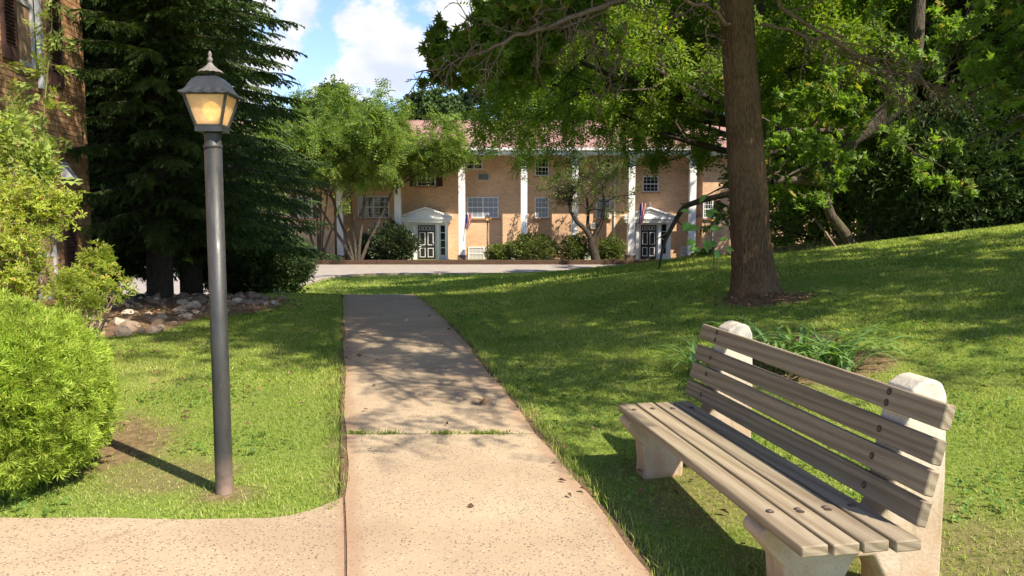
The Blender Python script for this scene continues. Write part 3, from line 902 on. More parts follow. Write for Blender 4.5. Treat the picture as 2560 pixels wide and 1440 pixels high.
# ------------------------------------------------------------------ far apartment building
def far_building():
    YW=48.0; YP=46.62; Z0=RZ-.1
    def X(px,Y=YW): return at(px,540,Y)[0]
    def Z(py,Y=YW): return at(1280,py,Y)[2]
    B=empty('apartment_building',(X(1290),YW,RZ)); tag(B,'long tan brick apartment building with tall white columns and a faded red roof','building')
    off=np.array(B.location)
    def put(mb,name,mat,parent=B,rel=None):
        o=mb.build(name,mat)
        o.parent=parent
        base=off if rel is None else rel
        me=o.data; a=np.empty(len(me.vertices)*3,np.float32); me.vertices.foreach_get('co',a); a=a.reshape(-1,3)-base; me.vertices.foreach_set('co',a.ravel())
        return o
    top=Z(378)
    xl,xr=X(560),X(1745)
    # main wall with left and right wings standing forward
    w=MB().box(X(845),xr,YW,YW+.3,Z0,top); put(w,'wall',M['brick_far'])
    w=MB().box(xl,X(845),46.95,YW+.3,Z0,top); put(w,'wall',M['brick_far'])
    w=MB().box(xr,X(2150),46.95,YW+.3,Z0,top); put(w,'wall',M['brick_far'])
    w=MB().box(xl,X(2150),YW+.3,YW+9,Z0,top-.02); put(w,'rear_wall',M['brick_far'])
    # roof: eave overhangs the columns, ridge behind
    ze=Z(367,45.6); zr=Z(303,51.5)
    rf=MB(); x0=xl-.6; x1=X(2150)+.6
    rf.add([(x0,45.98,ze),(x1,45.98,ze),(x1,51.5,zr),(x0,51.5,zr),(x1,57.5,ze),(x0,57.5,ze),(x0,46.03,ze-.12),(x1,46.03,ze-.12),(x1,57.4,ze-.12),(x0,57.4,ze-.12)],
           [(0,1,2,3),(3,2,4,5),(0,6,7,1),(4,8,9,5),(0,3,5,9,6),(1,7,8,4,2),(6,9,8,7)])
    put(rf,'roof',M['roof'])
    put(MB().box(x0,x1,51.44,51.56,zr-.02,zr+.06),'roof_ridge',M['roof'])
    # fascia, gutter, soffit, entablature
    put(MB().box(x0+.02,x1-.02,45.93,46.05,ze-.16,ze-.02),'gutter',M['white_paint'])
    put(MB().box(x0+.05,x1-.05,46.13,46.88,ze-.40,ze-.17).box(x0+.05,x1-.05,46.05,46.18,ze-.17,ze-.13),'entablature',M['white_paint'])
    put(MB().box(x0+.05,x1-.05,46.89,YW-.01,ze-.30,ze-.22),'soffit',M['old_white'])
    # columns: shaft, capital, brick plinth; flared brackets above
    for px in (851,995,1155,1310,1437,1578,1730):
        c=at(px,540,YP)[0]; zt=ze-.40
        s=MB().box(c-.185,c+.185,YP-.185,YP+.185,RZ+.42,zt-.16)
        col=put(s,'column',M['white_paint'])
        q=MB().box(c-.24,c+.24,YP-.24,YP+.24,zt-.16,zt-.08).box(c-.29,c+.29,YP-.27,YP+.27,zt-.08,zt-.002)
        q.prism([(-.95,0),(.95,0),(.30,-.165),(-.30,-.165)],0,1,lambda u,v,t:(c+u,YP-.30+.10*t,zt-.004+v+.0))
        q2=put(q,'capital',M['white_paint']); 
        pl=put(MB().box(c-.26,c+.26,YP-.26,YP+.26,Z0,RZ+.42),'plinth',M['mulch'] if False else M['brick_dark'])
    # windows
    def window(x0,y0,x1,y1,Y=YW,glass='glass',cols=2,rows=2,grid=True,sill=True,shut=False):
        a,b=X(x0,Y),X(x1,Y); z1,z0=Z(y0,Y),Z(y1,Y); e=.05
        fr=MB()
        fr.box(a,b,Y-.05,Y-.004,z1-.07,z1).box(a,b,Y-.05,Y-.004,z0,z0+.07).box(a,a+.07,Y-.05,Y-.004,z0+.07,z1-.07).box(b-.07,b,Y-.05,Y-.004,z0+.07,z1-.07)
        zm=(z0+z1)/2
        fr.box(a+.07,b-.07,Y-.046,Y-.008,zm-.03,zm+.03)
        o=put(fr,'window',M['old_white'])
        n=cols
        st=MB()
        for i in range(1,n):
            xx=a+(b-a)*i/n; st.box(xx-.035,xx+.035,Y-.044,Y-.010,z0+.07,zm-.03); st.box(xx-.035,xx+.035,Y-.044,Y-.010,zm+.03,z1-.07)
        if n>1:
            so=put(st,'mullion',M['old_white'],o)
        if grid:
            g=MB(); nb=n*(3 if n>1 else 4)
            for i in range(1,nb):
                if i%max(1,nb//n)==0 and n>1: continue
                xx=a+(b-a)*i/nb; g.box(xx-.010,xx+.010,Y-.034,Y-.014,zm+.03,z1-.07); g.box(xx-.010,xx+.010,Y-.034,Y-.014,z0+.07,zm-.03)
            for zz in ((zm+z1)/2,(zm+z0)/2): g.box(a+.07,b-.07,Y-.032,Y-.016,zz-.010,zz+.010)
            put(g,'muntin',M['old_white'],o)
        put(MB().box(a+.04,b-.04,Y-.026,Y-.006,z0+.04,z1-.04),'pane',M[glass],o)
        if sill: put(MB().box(a-.08,b+.08,Y-.12,Y-.003,z0-.09,z0-.004),'sill',M['brick_dark2'],o)
        if shut:
            for (s0,s1) in ((a-.42,a-.03),(b+.03,b+.42)):
                sh=MB().box(s0,s1,Y-.05,Y-.005,z0,z1)
                so=put(sh,'shutter',M['brown_paint'])
                sl=MB()
                for k in range(14):
                    zz=z0+.08+(z1-z0-.16)*(k+.5)/14; sl.box(s0+.06,s1-.06,Y-.066,Y-.051,zz-.02,zz+.012)
                put(sl,'louvres',M['brown_paint'],so)
        return o
    # upper storey
    window(1043,424,1090,466,shut=True,cols=1)
    window(1165,398,1207,424,cols=2,grid=False,sill=False)
    window(893,424,968,466,cols=2)
    window(1337,396,1372,440,cols=1)
    window(1490,396,1526,440,cols=1)
    window(1605,440,1645,480,cols=1,shut=False)
    window(760,424,805,470,Y=46.95,cols=1)
    # middle storey
    window(895,490,974,545,cols=2)
    window(1168,492,1247,545,glass='blind_glass',cols=2)
    window(1337,493,1372,545,glass='blind_glass',cols=1)
    window(1490,495,1526,546,glass='blind_glass',cols=1)
    window(745,489,782,545,Y=46.95,cols=1,shut=True)
    window(1757,500,1782,545,Y=46.95,cols=1,shut=True)
    # half-basement
    window(853,614,880,633,glass='glass',cols=1,grid=False,sill=False)
    window(903,616,937,652,glass='glass',cols=1,sill=False)
    window(1170,617,1211,652,glass='pale_blind',cols=1,sill=False)
    window(1215,617,1250,652,glass='pale_blind',cols=1,sill=False)
    window(1262,619,1290,650,glass='pale_blind',cols=1,sill=False)
    window(1340,619,1375,650,glass='pale_blind',cols=1,sill=False)
    window(1447,619,1515,650,glass='pale_blind',cols=2,sill=False)
    window(1704,616,1726,640,glass='pale_blind',cols=1,sill=False)
    window(762,620,790,655,Y=46.95,cols=1,sill=False,shut=True)
    # through-wall air conditioners
    for (x0_,y0_,x1_,y1_,Yy) in ((1195,434,1223,451,YW),(1477,557,1503,571,YW),(933,555,948,571,YW),(1500,434,1526,450,YW)):
        a,b=X(x0_),X(x1_); z1,z0=Z(y0_),Z(y1_)
        o=put(MB().box(a,b,YW-.10,YW-.004,z0,z1),'air_conditioner',M['old_white'])
        g=MB()
        for k in range(6):
            zz=z0+.05+(z1-z0-.1)*(k+.5)/6; g.box(a+.04,b-.04,YW-.112,YW-.101,zz-.018,zz+.010)
        put(MB().box(a+.03,b-.03,YW-.104,YW-.1005,z0+.03,z1-.03),'grille',M['ac'],o); 
    # entrances
    def entrance(cx,zb,left_light,right_light,w=42):
        dx0,dx1=X(cx-w/2,47.7),X(cx+w/2,47.7); xc=(dx0+dx1)/2; dz=Z(563,47.7)
        e0=xc-1.32; e1=xc+1.32
        # surround
        s=MB().box(e0+.10,e1-.10,47.75,YW-.003,zb,dz+.16)
        ro=put(s,'door_surround',M['white_paint'])
        for k,xx in enumerate((e0+.02,dx0-.30,dx1+.12,e1-.20)):
            if k in (0,3):
                p=MB().box(xx,xx+.18,47.52,47.745,zb+.12,dz+.05).box(xx-.03,xx+.21,47.49,47.77,zb,zb+.12).box(xx-.03,xx+.21,47.49,47.77,dz+.05,dz+.16)
            else: p=MB().box(xx,xx+.16,47.62,47.747,zb,dz+.10)
            put(p,'pilaster',M['white_paint'],ro)
        # door: two black leaves with white moulded panels
        dl=MB().box(dx0,dx1,47.66,47.746,zb,dz)
        dr=put(dl,'door',M['black_paint'])
        pw=(dx1-dx0)
        fr=MB()
        def ring(a,b,c,d,t=.035):
            fr.box(a,b,47.640,47.658,d-t,d).box(a,b,47.640,47.658,c,c+t).box(a,a+t,47.640,47.658,c+t,d-t).box(b-t,b,47.640,47.658,c+t,d-t)
        h=dz-zb
        for k in (0,1):
            a=dx0+pw*(.09+.48*k); b=a+pw*.34
            ring(a,b,zb+h*.10,zb+h*.36); ring(a,b,zb+h*.44,zb+h*.80)
        for k in range(4):
            a=dx0+pw*(.08+.22*k); ring(a,a+pw*.17,zb+h*.86,zb+h*.96,.02)
        put(fr,'panel_moulding',M['white_paint'],dr)
        put(MB().tube([(dx1-.08,47.60,zb+h*.45),(dx1-.08,47.60,zb+h*.52)],.02,8),'door_handle',M['metal_grey'],dr)
        # sidelights
        for side,ok in ((-1,left_light),(1,right_light)):
            if not ok: continue
            xx=(dx0-.64) if side<0 else (dx1+.34)
            for k in range(4):
                z0=zb+.35+k*.45
                put(MB().box(xx,xx+.26,47.735,47.7485,z0,z0+.40),'sidelight',M['glass'],ro)
        # pediment with dentils
        pz=dz+.165
        pe=MB().box(e0-.12,e1+.12,47.30,YW-.004,pz,pz+.20).box(e0-.20,e1+.20,47.22,YW-.005,pz+.202,pz+.30)
        pd=put(pe,'pediment',M['white_paint'])
        ap=Z(517,47.3)
        tri=MB(); z0=pz+.302
        tri.add([(e0-.16,47.34,z0),(e1+.16,47.34,z0),(xc,47.34,ap-.12),(e0-.16,YW-.006,z0),(e1+.16,YW-.006,z0),(xc,YW-.006,ap-.12)],[(0,1,2),(3,5,4),(0,3,4,1),(0,2,5,3),(1,4,5,2)])
        put(tri,'gable',M['white_paint'],pd)
        rk=MB()
        for sg in (-1,1):
            A=np.array([xc+sg*1.56,0,z0-.02]); Bp=np.array([xc,0,ap-.10])
            rk.add([(A[0],47.20,A[2]),(A[0],47.20,A[2]+.10),(Bp[0],47.20,Bp[2]+.10),(Bp[0],47.20,Bp[2]),(A[0],YW-.007,A[2]),(A[0],YW-.007,A[2]+.10),(Bp[0],YW-.007,Bp[2]+.10),(Bp[0],YW-.007,Bp[2])],
                   [(0,1,2,3),(4,7,6,5),(1,5,6,2),(0,3,7,4),(0,4,5,1)])
        put(rk,'raking_cornice',M['white_paint'],pd)
        dn=MB()
        for k in range(22):
            xx=e0-.10+(e1-e0+.20)*k/22; dn.box(xx+.01,xx+.07,47.25,47.297,pz+.12,pz+.198)
        for sg in (-1,1):
            for k in range(13):
                t=(k+.5)/13; xx=xc+sg*1.5*(1-t); zz=z0-.09+(ap-.18-z0+.02)*t
                if zz>z0+.02: dn.box(xx-.03,xx+.03,47.28,47.338,zz-.04,zz+.03)
        put(dn,'dentils',M['white_paint'],pd)
        put(MB().lathe([(.05,0),(.05,.10),(.02,.14),(.035,.2),(.0,.34)],8,(xc,47.35,ap-.03)),'finial',M['metal_grey'],pd)
        put(MB().box(e0+.1,e1-.1,46.9,47.6,zb-.10,zb-.003),'doorstep',M['kerb'])
        return (e0,e1,xc)
    entrance(1066,RZ+.03,False,True)
    entrance(1622,RZ+.10,True,True,38)
    # downspout
    xx=X(1536); put(MB().box(xx-.04,xx+.04,YW-.09,YW-.004,RZ,top-.2),'downspout',M['old_white'])
    # welcome mat and second one
    x0_,x1_=X(1042,46.6),X(1112,46.6)
    o=MB().box(x0_,x1_,45.9,46.85,RZ+.10,RZ+.13).build('door_mat',M['mat_green'])
    tag(o,'bright green turf mat in front of the black door with one sidelight','mat')
M['brick_dark']=brick_wall_mat('dark_plinth_brick',(.14,.10,.08),(.10,.07,.06),(.20,.17,.15))
M['brick_dark2']=simple_mat('brick_sill',(.42,.24,.14),.9,.15,12)
far_building()

# flags on staffs leaning from the columns
def flag(px,y0,y1,label):
    p=at(px,y0,45.95); q=at(px+4,y1,45.95)
    r=empty('flag',(p[0],p[1],p[2]-1.0)); tag(r,label,'flag')
    MB().tube([(-.12,.1,-.55),(.06,-.25,1.05)],.018,6).build('staff',M['lantern_metal'],r)
    # the cloth hangs limp in folds, stripes run down it
    H=q[2]-p[2]
    n=9
    for k in range(n):
        a=-.02+.045*k; f=lambda u:.035*math.sin(u*2.4)
        xs=[a,a+.046]
        mb=MB(); V=[];F=[]
        for j in range(7):
            t=j/6; sag=.9-.12*abs(k-4)/4
            for x in xs:
                V.append((.02+x*(1-.45*t)+.03*math.sin(4*t), -.22+.05*math.sin(x*38+t*2), 1.0-(abs(H)+.25)*t*sag))
        for j in range(6): F.append([j*2,j*2+1,j*2+3,j*2+2])
        mb.add(V,F)
        s=mb.build('canton' if k<3 else 'stripe',M['blue'] if k<3 else (M['red'] if k%2 else M['white_cloth']),r)
flag(1163,536,570,'limp striped red and white flag on a staff beside the third column')
flag(1596,508,562,'limp striped red and white flag hanging near the second entrance')

# ------------------------------------------------------------------ lamp posts
def lantern(root, H, s=1.0, tilt=0):
    """square lantern head: base at height H"""
    g=M['lantern_metal']
    b,t=.062*s,.108*s; h0=H+.03*s; h1=H+.188*s
    MB().box(-b-.006,b+.006,-b-.006,b+.006,H,h0).build('lantern_base',g,root)
    bars=MB()
    for sx in (-1,1):
        for sy in (-1,1):
            bars.tube([(sx*b,sy*b,h0-.005),(sx*t,sy*t,h1+.004)],.0085*s,4,False)
    for a,z in ((b,h0),(t,h1)):
        q=[(-a,-a),(a,-a),(a,a),(-a,a)]
        for i in range(4):
            p0,p1=q[i],q[(i+1)%4]; bars.tube([(p0[0],p0[1],z),(p1[0],p1[1],z)],.008*s,4,False)
    bars.build('lantern_frame',g,root)
    for k in range(4):
        a=k*math.pi/2; c,sn=math.cos(a),math.sin(a)
        R=lambda x,y,z:(x*c-y*sn,x*sn+y*c,z)
        pb,ptp=b-.004,t-.004
        mb=MB().add([R(-pb,-pb,h0+.004),R(pb,-pb,h0+.004),R(ptp,-ptp,h1-.004),R(-ptp,-ptp,h1-.004),R(-pb,-pb+.003,h0+.004),R(pb,-pb+.003,h0+.004),R(ptp,-ptp+.003,h1-.004),R(-ptp,-ptp+.003,h1-.004)],
                    [(0,1,2,3),(4,7,6,5),(0,4,5,1),(1,5,6,2),(2,6,7,3),(3,7,4,0)])
        mb.build('pane',M['lamp_glass'],root)
    MB().lathe([(.012*s,0),(.036*s,.02*s),(.047*s,.050*s),(.038*s,.08*s),(.010*s,.098*s)],14,(0,0,h0+.030*s)).build('bulb',M['bulb'],root)
    # bell-curved square roof
    prof=[(.160,.0),(.165,.004),(.160,.010),(.140,.018),(.124,.034),(.112,.054),(.096,.074),(.070,.091),(.036,.100),(.030,.106)]
    V=[];F=[];n=len(prof)
    for r_,z in prof:
        r_*=s*1.04; z=z*s+h1
        m=8
        for k in range(4):
            a=math.pi/4+k*math.pi/2; a2=a+math.pi/2
            p0=np.array([math.cos(a),math.sin(a)])*r_*1.414; p1=np.array([math.cos(a2),math.sin(a2)])*r_*1.414
            p0,p1=p0/1.0,p1/1.0
            for j in range(m):
                u=j/m; p=(p0*(1-u)+p1*u)/1.414*1.05
                V.append((p[0]*1.0,p[1]*1.0,z-(.006*s if (r_>.14*s and j%2) else 0)))
    N=32
    for i in range(n-1):
        for k in range(N): F.append([i*N+k,i*N+(k+1)%N,(i+1)*N+(k+1)%N,(i+1)*N+k])
    F.append([(n-1)*N+k for k in range(N)]); F.append(list(range(N))[::-1])
    MB().add(V,F).build('lantern_roof',g,root)
    zt=h1+.106*s
    MB().lathe([(.024*s,-.004),(.020*s,.014*s),(.024*s,.022*s)],16,(0,0,zt)).build('vent_neck',g,root)
    V=[];F=[];n=24
    prof=[(.062,.014),(.055,.021),(.037,.031),(.020,.046),(.010,.062)]
    for i,(r_,z) in enumerate(prof):
        for k in range(n):
            a=2*math.pi*k/n; rr=r_*s*(1+(.06 if k%2 else -.02)*(1 if i<4 else 0))
            V.append((rr*math.cos(a),rr*math.sin(a),zt+z*s-(.004*s if k%2 and i==0 else 0)))
    for i in range(len(prof)-1):
        for k in range(n): F.append([i*n+k,i*n+(k+1)%n,(i+1)*n+(k+1)%n,(i+1)*n+k])
    F.append(list(range(n))[::-1]); F.append([(len(prof)-1)*n+k for k in range(n)])
    MB().add(V,F).build('vent_cap',M['lantern_cap'],root)
    MB().lathe([(.009*s,.062*s),(.009*s,.068*s),(.015*s,.076*s),(.012*s,.086*s),(.006*s,.092*s),(.011*s,.102*s),(.008*s,.112*s),(.002*s,.122*s)],12,(0,0,zt)).build('finial',M['lantern_cap'],root)

L=empty('lamp_post',(-1.485,4.0,gz(-1.485,4.0)),math.radians(3)); tag(L,'tall dark grey lamp post with a lit amber lantern on the lawn beside the path','lamp post')
MB().lathe([(.044,-.2),(.044,0.0),(.043,.6),(.0425,1.76)],24).build('post',M['post'],L)
MB().lathe([(.040,1.755),(.046,1.76),(.046,1.772),(.040,1.777),(.040,1.81),(.044,1.826),(.040,1.838)],24).build('collar',M['post'],L)
lantern(L,1.835,.95)
for px,yb,yt,Yd,lab in ((1219,650,535,45.2,'thin black lamp post standing before the blind-covered double window'),(1780,640,538,44.9,'thin black lamp post seen close beside the big tree trunk')):
    p=at(px,yb,Yd); Hh=at(px,yt,Yd)[2]-RZ
    r=empty('lamp_post',(p[0],Yd,RZ)); tag(r,lab,'lamp post',)
    MB().lathe([(.07,0),(.07,.3),(.05,.4),(.042,Hh-.42)],10).build('post',M['black_paint'],r)
    lantern(r,Hh-.42,1.25)

# ------------------------------------------------------------------ bench
def bench():
    O=np.array([.915,2.429]); e=np.array([-.167,.986]); w=np.array([.986,.167])
    zg=.05
    B=empty('bench',(O[0],O[1],zg),math.atan2(w[1],w[0])); tag(B,'weathered wooden slat bench on concrete ends, standing on the grass by the path','bench')
    # local axes: x = depth (front to back), y = length (near to far), z = up
    r=np.random.RandomState(2)
    def slat(name,x0,x1,z0,z1,y0,y1,ang=0,piv=(0,0),lab=None):
        cx,cz=(x0+x1)/2,(z0+z1)/2
        o=MB().rbox(-(x1-x0)/2,(x1-x0)/2,y0,y1,-(z1-z0)/2,(z1-z0)/2,.004).build(name,M['wood'],B)
        o.location=(cx,0,cz); o.rotation_euler=(0,ang,0); return o
    pitch=.107
    ends=[(0.0,1.945),(-.004,1.95),(.0,1.945),(-.012,1.95)]
    Ys=[.30,1.80]
    for k in range(4):
        x0=k*pitch; s=slat('seat_slat',x0,x0+.092,.422,.460,*ends[k])
        s.rotation_euler=(0,math.radians(-1.2),0)
        for y in Ys:
            bb=MB().lathe([(.015,-.003),(.015,.0),(.0135,.0012)],14,(0,y+.01*r.randn(),.0195)).build('bolt_hole',M['bolt_hole'],s)
            MB().lathe([(.0115,0),(.0115,.0022),(.007,.0045)],12,(0,y,.0205)).build('bolt',M['bolt'],s)
    lean=math.atan(.25)
    zs=[(.473,.560),(.574,.662),(.677,.762),(.793,.880)]
    for k,(z0,z1) in enumerate(zs):
        zc=(z0+z1)/2; xc=.448+.25*(zc-.473)+.004
        s=slat('back_slat',xc-.019,xc+.019,z0,z1,0.045+.004*k,2.06,lean)
        for y in (Ys[0],Ys[1]):
            hs=[-.021,.021] if k==3 else [0.004*r.randn()]
            for h in hs:
                MB().tube([(-.0196,y+.05,h),(-.0203,y+.05,h)],.0135,14).build('bolt_hole',M['bolt_hole'],s)
                MB().tube([(-.0203,y+.05,h),(-.0225,y+.05,h)],.009,10).build('bolt',M['bolt'],s)
    # concrete ends: one-piece frame with front leg, arch and leaning upright
    prof=[(.075,-.06),(.30,-.06),(.315,.20),(.36,.285),(.43,.285),(.475,.20),(.485,-.06),(.70,-.06),(.705,.55),(.695,.86),(.675,.905),(.640,.922),(.600,.915),(.555,.885),(.475,.455),(.452,.418),(.02,.418),(-.005,.400),(-.008,.375),(.085,.27),(.095,.15)]
    for y in Ys:
        mb=MB().prism(prof,-.075,.075,lambda u,v,t:(u,t,v))
        o=mb.build('support',M['pier'],B); o.location=(0,y+.03,0)
        import bmesh
        bm=bmesh.new(); bm.from_mesh(o.data)
        bmesh.ops.bevel(bm,geom=[ed for ed in bm.edges],offset=.016,segments=3,profile=.5,affect='EDGES',clamp_overlap=True)
        bmesh.ops.recalc_face_normals(bm,faces=bm.faces)
        bm.to_mesh(o.data); bm.free()
        for p in o.data.polygons: p.use_smooth=False
bench()

# ------------------------------------------------------------------ near brick building at the left
def near_building():
    # wall line: runs away from the camera, face towards the path
    YA,YB=3.0,12.1
    def wx(y): return -6.36-.14*(y-12.0)
    ang=math.atan2(.14,1.0)
    B=empty('brick_building',(wx(12.1),12.1,.1)); tag(B,'brown brick building corner with dark louvred shutters, half hidden by climbing plants','building')
    off=np.array(B.location)
    L=(YB-YA)/math.cos(ang)
    # local frame: s along the wall from the far corner towards the camera, n outward, z up
    dv=np.array([math.sin(ang),-math.cos(ang)]); nv=np.array([math.cos(ang),math.sin(ang)])
    W0=np.array([wx(YB),YB])
    def P(s,n,z): q=W0+dv*s+nv*n; return (q[0]-off[0],q[1]-off[1],z-off[2])
    def pbox(mb,s0,s1,n0,n1,z0,z1):
        V=[P(s0,n0,z0),P(s1,n0,z0),P(s1,n1,z0),P(s0,n1,z0),P(s0,n0,z1),P(s1,n0,z1),P(s1,n1,z1),P(s0,n1,z1)]
        return mb.add(V,[(0,3,2,1),(4,5,6,7),(0,1,5,4),(1,2,6,5),(2,3,7,6),(3,0,4,7)])
    pbox(MB(),0,L,-6,-.012,-.5,7.4).build('wall',M['mortar'],B)
    rf=MB(); pbox(rf,-.5,L,-6,.5,7.4,7.6); rf.build('roof',M['roof'],B)
    # s positions from pixel columns
    def s_at(px):
        k=(px-1280)/FPX   # X=k*Y ; X=-6.36-.14(Y-12)
        y=(-6.36+.14*12)/(k+.14); return (YB-y)/math.cos(ang), y
    # openings
    sA,_=s_at(144); sB,_=s_at(70)
    wins=[(s_at(112)[0],s_at(66)[0],3.42,5.0),(s_at(140)[0],s_at(92)[0],.45,1.62)]
    shut=[(s_at(175)[0],s_at(143)[0],3.30,5.0),(s_at(67)[0],s_at(32)[0],3.42,5.0),(s_at(187)[0],s_at(160)[0],.60,1.58),(s_at(88)[0],s_at(60)[0],.55,1.58)]
    def in_open(s0,s1,z0,z1):
        for a,b,c,d in wins:
            if s1>a-.02 and s0<b+.02 and z1>c-.02 and z0<d+.02: return True
        return False
    rh=.0755; bl=.205
    cells=[]
    r=np.random.RandomState(8)
    zc=0.05; row=0
    while zc<6.2:
        s=-.0 - (bl/2 if row%2 else 0)
        while s<L-.1:
            a,b=max(0,s),min(L,s+bl)
            if b-a>.03 and not in_open(a,b,zc,zc+rh): cells.append((a+.005,b-.005,zc+.005,zc+rh-.005))
            s+=bl
        zc+=rh; row+=1
    # the bricks that show largest: in frame, nearest, not behind plants
    def score(c):
        s=(c[0]+c[1])/2; y=YB-s*math.cos(ang); z=(c[2]+c[3])/2
        x=wx(y); a=abs(x/y)
        infr=(x/y>-.642) and (z-EYE)/y<.27
        return (0 if infr else 50)+y*1.0+(3 if z<1.9 else 0)+(1.5 if z<2.4 and y<10 else 0)
    full=[c for c in cells if c[1]-c[0]>bl-.02]; part=[c for c in cells if c[1]-c[0]<=bl-.02]
    full.sort(key=score)
    one=full[:300]; rest=full[300:]+part
    mes=[]
    for k in range(4):
        mb=MB(); t=.002*r.rand(6)
        h=(bl-.01)/2; hz=(rh-.01)/2
        V=[(-h,-.012,-hz),(h,-.012,-hz),(h,0,-hz+t[0]),(-h,0,-hz+t[1]),(-h,-.012,hz),(h,-.012,hz),(h,0+t[2],hz-t[3]),(-h,0,hz-t[4])]
        mb.add(V,[(0,3,2,1),(4,5,6,7),(0,1,5,4),(1,2,6,5),(2,3,7,6),(3,0,4,7)])
        o=mb.build('brick',M['brick']); mes.append(o.data); bpy.data.objects.remove(o)
    rz=math.atan2(dv[1],dv[0])
    for c in one:
        o=link('brick',mes[r.randint(4)],B)
        o.location=P((c[0]+c[1])/2,.001+.003*r.rand(),(c[2]+c[3])/2)
        o.rotation_euler=(0,0,rz)
    mb=MB()
    for c in rest: pbox(mb,c[0],c[1],-.011,.001+.003*r.rand(),c[2],c[3])
    tag(mb.build('brickwork',M['brick'],B),kind='stuff')
    for i,(a,b,c,d) in enumerate(wins):
        fr=MB()
        pbox(fr,a,a+.055,-.05,.012,c,d); pbox(fr,b-.055,b,-.05,.012,c,d); pbox(fr,a+.055,b-.055,-.05,.011,c,c+.06); pbox(fr,a+.055,b-.055,-.05,.011,d-.06,d)
        m_=(c+d)/2; pbox(fr,a+.055,b-.055,-.045,.004,m_-.025,m_+.025)
        o=fr.build('window',M['metal_grey'],B)
        g=MB(); pbox(g,a+.05,b-.05,-.030,-.020,c+.05,d-.05); g.build('pane',M['glass'],o)
        sl=MB(); pbox(sl,a-.05,b+.05,-.01,.05,c-.07,c-.004); sl.build('sill',M['brick_dark2'],o)
    for a,b,c,d in shut:
        fr=MB(); n0,n1=.006,.038
        pbox(fr,a,a+.05,n0,n1,c,d); pbox(fr,b-.05,b,n0,n1,c,d)
        pbox(fr,a+.05,b-.05,n0,n1,c,c+.16); pbox(fr,a+.05,b-.05,n0,n1,d-.08,d)
        pbox(fr,a+.05,b-.05,n0,n0+.004,c+.16,d-.08)
        o=fr.build('shutter',M['brown_paint'],B)
        k=int((d-.08-c-.16)/.043)
        me=None
        for q in range(k):
            z=c+.16+(d-.24-c)*(q+.5)/k
            if me is None:
                mb=MB(); V=[]
                s0,s1=a+.05,b-.05
                A=[(s0,.012,-.016),(s1,.012,-.016),(s1,.034,-.024),(s0,.034,-.024),(s0,.012,-.008),(s1,.012,-.008),(s1,.034,-.014),(s0,.034,-.014)]
                A=[(x,y,zz+.014) for x,y,zz in A]
                A=[tuple(np.array(P(x,y,zz))-np.array(P(0,0,0))) for x,y,zz in A]
                mb.add(A,[(0,3,2,1),(4,5,6,7),(0,1,5,4),(1,2,6,5),(2,3,7,6),(3,0,4,7)])
                ob=mb.build('slat',M['brown_paint'],o); me=ob.data
            else: ob=link('slat',me,o)
            ob.location=P(0,0,z)
    # dryer vent hood
    s,y=s_at(170); zv=at(170,430,y)[2]
    mb=MB(); A=[P(s-.11,.003,zv-.10),P(s+.11,.003,zv-.10),P(s+.11,.15,zv-.10),P(s-.11,.15,zv-.10),P(s-.11,.003,zv+.14),P(s+.11,.003,zv+.14)]
    mb.add(A,[(0,1,2,3),(0,4,5,1),(3,2,5,4),(0,3,4),(1,5,2)]); mb.build('vent_hood',M['metal_grey'],B)
    # downspout along the window edge
    s,y=s_at(118)
    mb=MB(); pbox(mb,s-.035,s+.035,.012,.07,3.2,7.3); mb.build('downspout',M['metal_grey'],B)
near_building()

